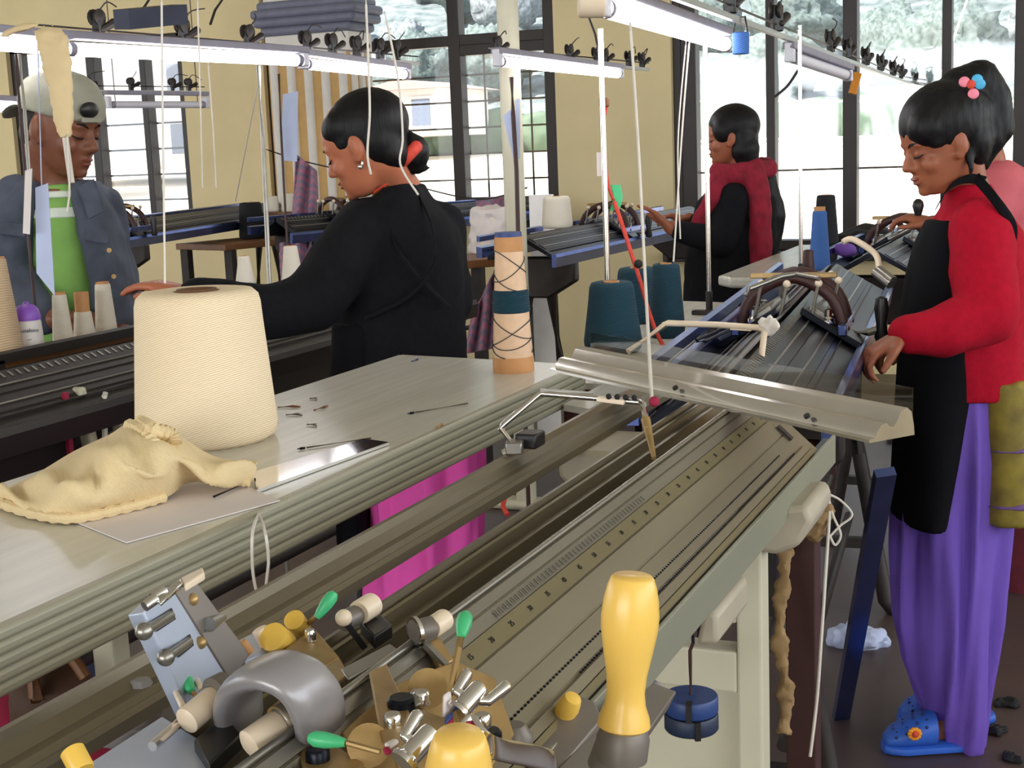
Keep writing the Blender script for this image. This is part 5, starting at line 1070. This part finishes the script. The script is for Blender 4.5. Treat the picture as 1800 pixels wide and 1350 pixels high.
hb_ = MB().ell(W(-.030, 0, .038), (.108*s1_, .087*s1_, .092*s1_), fr1, 26, 18).ell(W(-.045, 0, .0), (.070*s1_, .082*s1_, .075*s1_), fr1, 20, 14).ell(W(.006, .040, .054), (.066*s1_, .044*s1_, .050*s1_), fr1, 20, 12).ell(W(-.065, 0, -.045), (.045*s1_, .060*s1_, .045*s1_), fr1, 18, 12).ell(W(.016, .060, .020), (.030*s1_, .018*s1_, .03*s1_), fr1)
hr = wear(hb_, 'hair', 'hair', P1, .005, 10, (.0008, 90, (1, 1, .3)))
bun = MB().chain([pv(706, 254, hd-.02), pv(722, 268, hd-.04), pv(728, 286, hd-.03)], [.038, .040, .028], 18).chain([pv(728, 286, hd-.02), pv(742, 298, hd-.02), pv(756, 294, hd-.02)], [.012, .008, .004], 10)
wear(bun, 'hair_bun', 'hair', P1, .004, 2, (.004, 45, (1, 1, .4)))
B(MB().tube(smoothpath([pv(702, 290, hd-.065), pv(714, 277, hd-.082), pv(728, 262, hd-.078), pv(736, 253, hd-.05)], 16), [.006]*3+[.014]*10+[.008]*3, 10), 'hair_tie', 'cord_red', P1)
B(MB().lathe([(.007, -.002), (.009, 0), (.007, .002)], 14, c=pv(637, 288, hd-.135), ax=RH), 'earring', 'silver_ear', P1); B(MB().ell(pv(634, 293, hd-.135), .006), 'earring', 'silver_ear', P1)
B(MB().tube(smoothpath([pv(655, 340, hd-.075), pv(672, 328, hd-.082), pv(695, 318, hd-.07), pv(714, 313, hd-.03)], 16), .0024, 6), 'necklace', 'cord_red', P1)
B(MB().tube(smoothpath([pv(656, 343, hd-.075), pv(674, 331, hd-.083), pv(690, 323, hd-.074)], 12), .0016, 6), 'necklace', 'gold', P1)
mb = rings(MB(), [(708, 690, 122), (702, 620, 120), (704, 560, 116), (710, 490, 108), (708, 440, 108), (704, 405, 102), (702, 378, 84), (702, 358, 62), (706, 340, 44), (708, 326, 37)], hd, .13)
limb(mb, [(642, 402, hd-.07), (600, 460, hd-.12), (548, 530, hd-.15), (470, 548, hd-.19), (345, 522, hd-.24)], [.070, .070, .066, .058, .040])
limb(mb, [(770, 402, hd+.05), (782, 460, hd+.03), (796, 530, hd+.02), (750, 560, hd+.18)], [.062, .054, .052, .05])
wear(mb, 'sweater', 'black_knit', P1, .008, 5, (.007, 10, (1, 1, 1)), 1)
for pts in (((738, 348, hd-.10), (760, 400, hd-.135), (764, 460, hd-.145), (720, 520, hd-.150), (640, 560, hd-.140)), ((680, 356, hd-.095), (690, 420, hd-.135), (730, 480, hd-.148), (790, 540, hd-.125))):
    B(MB().loft([(p+FH*.002, UP*.006, FH*.004) for p in smoothpath([pv(*q) for q in pts], 20)], 8, 3), 'apron_strap', 'black_knit', P1)
mb = rings(MB(), [(630, 560, 45, .11), (622, 680, 42, .12), (622, 800, 30, .12), (624, 948, 30, .12)], hd, .12, -.02); wear(mb, 'apron', 'apron_black', P1, .009, 3, (.006, 9, (1, 1, .2)), 2)
mb = rings(MB(), [(712, 670, 112, .12), (735, 780, 112, .13), (742, 900, 106, .13), (742, 1020, 105, .12), (735, 1110, 102, .12), (722, 1230, 92, .11), (715, 1345, 78, .10)], hd, .12)
pleat(wear(mb, 'trousers', 'pink_cotton', P1, .008, 3, (.008, 8, (1, 1, .3)), 3), P1, .010, 8, seed=1)
# ---- woman in red at the right
foot2 = pz(1665, 1300, 0); hd = foot2.dot(FH)
P2 = person('woman in red sweater, black apron and purple trousers standing at the right', foot2)
fr2 = frame(-RH*.99-FH*.12, math.radians(16)); O2 = pv(1655, 249, hd-.02); s2_ = .93
mb = MB(); head(mb, O2, fr2, s2_, pv(1706, 352, hd+.01), .045)
rings(mb, [(1690, 740, 75), (1692, 640, 74), (1698, 520, 74), (1704, 430, 70), (1708, 390, 58), (1708, 360, 36)], hd, .085)
limb(mb, [(1726, 402, hd-.12), (1738, 555, hd-.16), (1592, 588, hd-.2)], [.042, .036, .026]); hand(mb, pv(1592, 588, hd-.20), pv(1548, 612, hd-.20)-pv(1592, 588, hd-.2), -ZZ*.8-RH*.5, -FH*.7-RH*.3, .95, .75)
limb(mb, [(1690, 402, hd+.12), (1680, 540, hd+.2), (1610, 585, hd+.14)], [.042, .036, .026]); hand(mb, pv(1610, 585, hd+.14), -RH-ZZ*.4, -ZZ, -FH, .95, .7)
for x, o in ((1672, -.03), (1700, .09)):
    a_ = pv(x, 1240, hd+o); b_ = V((a_.x, a_.y, .075)); limb(mb, [(x, 740, hd+o), (x, 1000, hd+o)], [.07, .05]); mb.chain([pv(x, 1000, hd+o), b_], [.05, .032])
    mb.chain([b_-ZZ*.025, b_-ZZ*.045-RH*.09], [.034, .022])
finish(voxel(mb, 'body', .0055, 3), 'body', 'skin_b', P2, ang=180)
facebits(P2, O2, fr2, s2_, (1,))
f, l, u = fr2; W = lambda x, y, z: O2+(f*x+l*y+u*z)*s2_
hb_ = MB().ell(W(-.022, 0, .046), (.113*s2_, .092*s2_, .096*s2_), fr2, 26, 18).ell(W(-.062, 0, -.005), (.056*s2_, .080*s2_, .085*s2_), fr2, 20, 14).ell(W(.038, .045, .050), (.052*s2_, .040*s2_, .050*s2_), fr2, 20, 12).ell(W(.034, .064, .022), (.030*s2_, .014*s2_, .028*s2_), fr2)
hb_.chain([pv(1690, 160, hd), pv(1722, 140, hd), pv(1742, 175, hd), pv(1752, 225, hd), pv(1740, 262, hd)], [.055, .045, .045, .040, .020], 18).chain([pv(1725, 190, hd), pv(1735, 240, hd), pv(1728, 285, hd)], [.05, .045, .02], 16)
hb_.chain([W(-.03, .06, -.04), W(-.026, .068, -.07), W(-.016, .07, -.10)], [.012, .008, .003], 8)
wear(hb_, 'hair', 'hair', P2, .005, 8, (.0015, 80, (1, 1, .35)))
for k in range(7):
    a = 1752-k*4; B(MB().tube(smoothpath([pv(1742-k*3, 130+k*5, hd+.01*k), pv(a+8, 200+k*6, hd), pv(a+6-k*3, 262+k*6, hd)], 12), [.003]*8+[.002]*3+[.0008], 5), 'hair_strand', 'hair', P2)
mk('clip_blue', S(70, 170, 214), .5); mk('clip_pink', S(236, 130, 150), .5)
cp = pv(1708, 150, hd-.085)
for k, (dx, dy, mt) in enumerate(((-.016, .008, 'clip_pink'), (.012, .012, 'clip_blue'), (.004, -.018, 'clip_pink'), (-.002, .002, 'cord_red'), (.018, .002, 'clip_blue'))):
    B(MB().ell(cp+RH*dx+ZZ*dy-FH*(.002 if k == 3 else 0), (.0125 if k != 3 else .010, .0035, .0115 if k != 3 else .010), (RH, FH, ZZ)), 'hair_clip', mt, P2)
mb = rings(MB(), [(1698, 694, 102, .135), (1697, 620, 99, .13), (1698, 540, 98, .13), (1703, 460, 95, .13), (1708, 410, 84, .13), (1710, 372, 56, .10), (1708, 345, 42, .07), (1704, 322, 34, .058)], hd, .12)
limb(mb, [(1724, 405, hd-.10), (1732, 480, hd-.14), (1738, 552, hd-.17), (1660, 582, hd-.19), (1598, 588, hd-.2)], [.072, .070, .066, .058, .046])
limb(mb, [(1700, 405, hd+.1), (1690, 540, hd+.18), (1625, 582, hd+.15)], [.064, .056, .042])
wear(mb, 'sweater', 'red_knit', P2, .008, 5, (.0055, 11, (1, 1, 1)), 4)
mb = rings(MB(), [(1654, 386, 20, .08), (1652, 430, 40, .10), (1652, 480, 55, .115), (1652, 540, 66, .125), (1648, 600, 65, .13), (1640, 690, 60, .14), (1626, 800, 50, .15), (1612, 908, 40, .15)], hd, .12); wear(mb, 'apron', 'apron_black', P2, .008, 3, (.004, 8, (1, 1, .25)), 5)
for pts in (((1648, 362, hd-.075), (1668, 330, hd-.075), (1700, 314, hd-.06), (1730, 318, hd-.05)), ((1716, 312, hd-.10), (1750, 352, hd-.155), (1782, 400, hd-.14), (1780, 440, hd-.14), (1768, 478, hd-.14), (1762, 505, hd-.15))):
    B(MB().loft([(p, UP*.010+RH*.006, FH*.004) for p in smoothpath([pv(*q) for q in pts], 20)], 8, 3), 'apron_strap', 'apron_black', P2)
mb = rings(MB(), [(1738, 660, 50, .135), (1738, 760, 52, .145), (1739, 850, 54, .15), (1740, 902, 54, .15)], hd, .13); wear(mb, 'tunic', 'gold_print', P2, .008, 2, (.010, 12, (1, 1, .15)), 6)
wear(rings(MB(), [(1739, 862, 56, .155), (1739, 869, 56, .155)], hd, .13), 'print_line', 'print_purple', P2, .004, 1, (.010, 12, (1, 1, .15)), 6)
wear(rings(MB(), [(1739, 770, 54.5, .150), (1739, 774, 54.5, .150)], hd, .13), 'print_line', 'print_purple', P2, .004, 1, (.010, 12, (1, 1, .15)), 6)
mb = rings(MB(), [(1692, 680, 92, .115), (1688, 800, 98, .13), (1675, 900, 98, .13), (1670, 1000, 94, .13), (1668, 1080, 92, .125), (1668, 1150, 80, .12), (1675, 1220, 60, .11), (1684, 1270, 46, .10), (1688, 1300, 40, .095)], hd, .12)
pleat(wear(mb, 'trousers', 'purple_cotton', P2, .008, 3, (.008, 7, (1, 1, .3)), 7), P2, .010, 9, 2.5, seed=3)
# sandals
def sandal(x0, x1, y, o, par):
    a, b = pv(x0, y, hd+o), pv(x1, y, hd+o); a.z = b.z = .0; d = b-a; n = V((-d.y, d.x, 0)).normalized()
    so_ = B(MB().loft([(a+d*t+ZZ*.012, n*(.046*w_), ZZ*.012) for t, w_ in ((0, .45), (.06, .75), (.2, .98), (.45, .88), (.7, .8), (.93, .72), (1, .45))], 16, 3.5), 'sandal', 'sandal_blue', par)
    B(MB().loft([(a+d*t+ZZ*(.022+h/2), n*(.045*w_), ZZ*(h/2+.004)) for t, w_, h in ((.02, .5, .014), (.1, .85, .032), (.25, 1.02, .052), (.42, 1.0, .066), (.52, .95, .072))], 18, 2.4), 'upper', 'sandal_blue', so_)
    for i in range(4):
        for j in range(4):
            t = .10+i*.10+.02*(j % 2); ang = .5+j*.45; h = (.032, .046, .058, .066)[i]
            p = a+d*t+ZZ*(.022+h/2); w_ = (.85, .97, 1.02, 1.0)[i]*.045; B(MB().ell(p-n*0+(n*(math.cos(ang)*w_)*(-1 if n.dot(FH) > 0 else 1))+ZZ*(math.sin(ang)*(h/2+.004)), .0042, nu=8, nv=6), 'hole', 'sandal_hole', so_)
    return a+d*.40
c_ = sandal(1552, 1722, 1300, -.05, P2); sandal(1580, 1745, 1285, .10, P2)
fc = pv(1608, 1290, hd-.105)
for k in range(10): a = k*.628; B(MB().ell(fc+(RH*math.cos(a)+ZZ*math.sin(a))*.011, (.006, .004, .006), nu=8, nv=6), 'flower_petal', 'flower_orange', P2)
B(MB().ell(fc-FH*.003, .008), 'flower_centre', 'cord_red', P2)
# ---- far woman with the dark red scarf
hd = 5.6; g3_ = pv(1290, 900, hd); g3_.z = 0
P3 = person('far woman in black with a dark red scarf working before the right window', g3_)
fr3 = frame(-RH*.97+FH*.2, math.radians(4)); O3 = pv(1283, 240, hd); s3_ = .93
mb = MB(); head(mb, O3, fr3, s3_, pv(1296, 312, hd+.02), .05)
rings(mb, [(1288, 600, 60), (1288, 520, 58), (1290, 420, 58), (1292, 350, 52), (1294, 325, 30)], hd, .08)
limb(mb, [(1288, 352, hd-.08), (1266, 424, hd-.14), (1178, 400, hd-.12)], [.045, .04, .027]); hand(mb, pv(1178, 402, hd-.12), pv(1150, 374, hd-.12)-pv(1178, 402, hd-.12), -RH+ZZ*.2, FH, 1.0, .25)
limb(mb, [(1290, 352, hd+.13), (1270, 420, hd+.2), (1212, 385, hd+.18)], [.045, .04, .027]); hand(mb, pv(1214, 388, hd+.18), -RH+ZZ*.3, -ZZ, -FH, 1.0, .6)
for o in (-.07, .07): mb.chain([pv(1288, 580, hd+o), pv(1288, 740, hd+o), V((g3_.x, g3_.y, .06))+FH*o], [.08, .055, .036]); mb.chain([V((g3_.x, g3_.y, .045))+FH*o, V((g3_.x, g3_.y, .035))+FH*o-RH*.14], [.036, .026])
finish(voxel(mb, 'body', .006, 3), 'body', 'skin_b', P3, ang=180); facebits(P3, O3, fr3, s3_, (1,))
f, l, u = fr3; W = lambda x, y, z: O3+(f*x+l*y+u*z)*s3_
hb_ = MB().ell(W(-.022, 0, .042), (.112*s3_, .092*s3_, .096*s3_), fr3, 22, 16).ell(W(-.05, 0, -.02), (.070*s3_, .090*s3_, .10*s3_), fr3, 20, 14).ell(W(.02, .05, .03), (.05*s3_, .044*s3_, .06*s3_), fr3).chain([W(-.06, .03, -.06), W(-.07, .03, -.13)], [.06, .04])
wear(hb_, 'hair', 'hair', P3, .007, 8, (.001, 40, (1, 1, .3)))
wear(MB().chain([pv(1345, 320, hd+.05), pv(1358, 380, hd+.05), pv(1354, 450, hd+.04)], [.05, .055, .03]), 'long_hair', 'hair', P3, .009, 2, (.006, 30, (1, 1, .3)))
mb = rings(MB(), [(1288, 640, 84, .15), (1284, 540, 84, .15), (1284, 460, 80, .14), (1288, 400, 76, .14), (1294, 350, 68, .13), (1296, 325, 44, .10), (1294, 305, 24, .07)], hd, .13)
limb(mb, [(1288, 352, hd-.10), (1266, 424, hd-.15), (1196, 408, hd-.13)], [.075, .064, .044]); limb(mb, [(1290, 352, hd+.1), (1272, 420, hd+.18), (1226, 392, hd+.17)], [.07, .06, .044])
wear(mb, 'sweater', 'black_knit', P3, .01, 4, (.006, 9, (1, 1, 1)), 8)
mb = MB().chain([pv(1262, 300, hd-.08), pv(1290, 308, hd-.10), pv(1325, 302, hd-.08), pv(1352, 296, hd-.02), pv(1340, 294, hd+.06), pv(1290, 300, hd+.09), pv(1264, 302, hd)], [.034, .045, .05, .034, .045, .05, .034]).chain([pv(1268, 310, hd-.09), pv(1250, 350, hd-.12), pv(1228, 392, hd-.10)], [.04, .034, .028]).chain([pv(1328, 320, hd-.11), pv(1336, 380, hd-.135), pv(1338, 470, hd-.13)], [.05, .045, .045])
wear(mb, 'scarf', 'scarf_red', P3, .009, 2, (.010, 22, (1, 1, .5)), 9)
# ---- man in cap and denim jacket
hd = 3.6; g4_ = pv(110, 900, hd); g4_.z = 0
P4 = person('man in pale backwards cap, denim jacket and green shirt at the left', g4_)
fr4 = frame(RH*.93-FH*.36, math.radians(14)); O4 = pv(108, 222, hd-.05); s4_ = 1.02
mb = MB(); head(mb, O4, fr4, s4_, pv(108, 336, hd+.0), .056)
rings(mb, [(125, 700, 66), (125, 560, 62), (122, 450, 58), (118, 380, 54), (114, 350, 42), (110, 330, 34)], hd, .09)
for x, o in ((105, -.04), (150, .04)): mb.chain([pv(x, 690, hd+o), pv(x, 880, hd+o), V((g4_.x, g4_.y, .06))+FH*o*1.2], [.07, .055, .04]); mb.chain([V((g4_.x, g4_.y, .05))+FH*o*1.2, V((g4_.x, g4_.y, .04))+FH*o*1.2+RH*.16], [.04, .03])
limb(mb, [(34, 366, hd-.02), (2, 472, hd-.08), (90, 560, hd-.2)], [.045, .04, .03]); hand(mb, pv(92, 560, hd-.2), RH, -ZZ, -FH, 1.05, .4)
limb(mb, [(180, 370, hd+.08), (204, 480, hd+.08), (208, 576, hd-.07)], [.042, .036, .028]); hand(mb, pv(215, 582, hd-.1), RH-ZZ*.4, -ZZ, -FH, 1.05, .4)
finish(voxel(mb, 'body', .006, 3), 'body', 'skin_c', P4, ang=180); facebits(P4, O4, fr4, s4_, (-1, 1))
f, l, u = fr4; W = lambda x, y, z: O4+(f*x+l*y+u*z)*s4_
hb_ = MB().ell(W(-.028, 0, .012), (.078*s4_, .080*s4_, .06*s4_), fr4).ell(W(-.06, 0, -.03), (.042*s4_, .062*s4_, .045*s4_), fr4); wear(hb_, 'hair', 'hair', P4, .006, 2, (.002, 50, (1, 1, 1)))
cm = MB().loft([(W(-.006, 0, z), f*(a*s4_), l*(b*s4_)) for z, a, b in ((.028, .107, .086), (.045, .108, .087), (.07, .106, .086), (.095, .095, .079), (.115, .076, .064), (.130, .048, .042), (.136, .02, .018))], 30, 2.2)
cpo = wear(cm, 'cap', 'cap_grey', P4, .006, 2, (.0035, 20, (1, 1, 1)))
B(MB().loft([(W(-.10-k*.016, 0, .030-k*.010), l*((.072-.010*k*k*.35)*s4_), u*.004) for k in range(5)], 16, 3), 'brim', 'cap_grey', P4)
B(MB().ell(W(.094, -.024, .058), (.012*s4_, .034*s4_, .020*s4_), fr4), 'strap_gap', 'black_plastic', P4); B(MB().bar(W(.104, -.06, .036), W(.104, .012, .036), .006, .012), 'cap_strap', 'cap_grey', P4, bevel=.002)
mb = rings(MB(), [(126, 700, 74, .13), (126, 560, 68, .125), (124, 450, 64, .12), (120, 385, 58, .12), (116, 345, 48, .10), (114, 322, 36, .075)], hd, .12); wear(mb, 'shirt', 'tee_green', P4, .008, 3, (.006, 9, (1, 1, .4)), 10)
for y0, y1, e in ((334, 346, 2), (362, 380, 2)): wear(rings(MB(), [(116+(y0-334)*.08, y0, 43+(y0-334)*.3+e, .100+(y0-334)*.0004), (116+(y1-334)*.08, y1, 43+(y1-334)*.3+e, .102+(y1-334)*.0004)], hd, .12), 'white_stripe', 'tee_white', P4, .005, 1, None)
mb = MB(); rings(mb, [(152, 316, 18, .09), (166, 360, 26, .13), (184, 420, 29, .15), (200, 490, 32, .15), (210, 570, 34, .15), (212, 680, 36, .15)], hd, .14, .0)
rings(mb, [(66, 318, 22, .09), (50, 350, 38, .13), (40, 420, 46, .15), (40, 520, 44, .15), (44, 680, 42, .15)], hd, .14, 0)
rings(mb, [(126, 335, 70, .05, .10), (130, 400, 90, .05, .12), (130, 680, 95, .05, .12)], hd, .05)
limb(mb, [(32, 362, hd-.03), (2, 470, hd-.08), (72, 556, hd-.19)], [.078, .066, .048]); limb(mb, [(180, 368, hd+.08), (204, 480, hd+.08), (208, 565, hd-.06)], [.062, .052, .045])
wear(mb, 'jacket', 'denim', P4, .008, 3, (.007, 12, (1, 1, 1)), 11)
B(MB().loft([(p, RH*.022+ZZ*.01, FH*.008) for p in smoothpath([pv(150, 322, hd-.12), pv(162, 350, hd-.145), pv(170, 378, hd-.155)], 10)], 8, 3), 'collar', 'denim', P4)
for x, y, wd_ in ((176, 412, 26), (28, 400, 30)): B(MB().bar(pv(x-wd_, y, hd-.152), pv(x+wd_*.6, y+6, hd-.158), .006, mm(22, hd), FH*.2+ZZ), 'pocket_flap', 'denim', P4, bevel=.003)
for x, y in ((192, 440), (200, 486)): B(MB().cyl(pv(x, y, hd-.150), pv(x, y, hd-.165), .006, n=10), 'button', 'brass_plate', P4)
mb = rings(MB(), [(128, 640, 92, .15), (128, 760, 94, .15), (126, 900, 88, .14), (118, 1180, 78, .12)], hd, .12); wear(mb, 'jeans', 'jeans', P4, .01, 2, (.008, 9, (1, 1, .4)), 12)
# ---- person in salmon pink half hidden behind the woman in red
hd = 4.35; g5_ = pv(1772, 900, hd); g5_.z = 0
P5 = person('person in salmon pink top, mostly hidden behind the woman in red', g5_)
fr5 = frame(-RH, math.radians(20)); O5 = pv(1706, 216, hd); s5_ = .88
mb = MB(); head(mb, O5, fr5, s5_, pv(1738, 282, hd), .045)
rings(mb, [(1790, 640, 60), (1785, 520, 62), (1778, 400, 62), (1765, 330, 50), (1752, 290, 30)], hd, .08)
limb(mb, [(1758, 320, hd-.10), (1720, 410, hd-.12), (1642, 392, hd+.02)], [.045, .038, .026]); hand(mb, pv(1644, 393, hd+.02), pv(1606, 384, hd+.05)-pv(1644, 393, hd+.02), -ZZ+RH*.1, -FH, 1.0, .6)
for o in (-.07, .07): mb.chain([pv(1790, 600, hd+o), pv(1785, 760, hd+o), V((g5_.x, g5_.y, .06))+FH*o], [.08, .055, .036]); mb.chain([V((g5_.x, g5_.y, .045))+FH*o, V((g5_.x, g5_.y, .035))+FH*o-RH*.14], [.036, .026])
finish(voxel(mb, 'body', .007, 3), 'body', 'skin_b', P5, ang=180)
f, l, u = fr5; W = lambda x, y, z: O5+(f*x+l*y+u*z)*s5_
wear(MB().ell(W(-.022, 0, .042), (.112*s5_, .092*s5_, .096*s5_), fr5, 22, 16).ell(W(-.05, 0, 0), (.070*s5_, .088*s5_, .08*s5_), fr5), 'hair', 'hair', P5, .008, 2, None)
mb = rings(MB(), [(1795, 600, 78, .13), (1790, 520, 76, .13), (1785, 420, 74, .13), (1778, 350, 66, .12), (1762, 305, 44, .10), (1748, 280, 26, .06)], hd, .12)
limb(mb, [(1762, 325, hd-.08), (1722, 408, hd-.11), (1668, 396, hd-.02)], [.072, .058, .042]); wear(mb, 'top', 'salmon', P5, .009, 3, (.006, 10, (1, 1, 1)), 13)
mb = rings(MB(), [(1800, 570, 84, .14), (1805, 700, 84, .15), (1810, 1080, 80, .15)], hd, .12); wear(mb, 'skirt', 'maroon_cloth', P5, .012, 2, (.012, 8, (1, 1, .15)), 14)
# black carriage knob in the hidden person's hand
kb = thing('crank_knob', 'black knob on a steel stem held in the raised hand before the woman in red', 'knob', pv(1612, 372, 4.38))
B(MB().lathe([(.010, -.03), (.014, -.015), (.018, .0), (.015, .014), (.006, .022)], 16, c=pv(1614, 362, 4.38)), 'knob', 'black_plastic', kb); rod([pv(1614, 374, 4.38), pv(1608, 398, 4.4), pv(1580, 412, 4.42), pv(1566, 420, 4.44)], .008, 'stem', 'steel', kb)
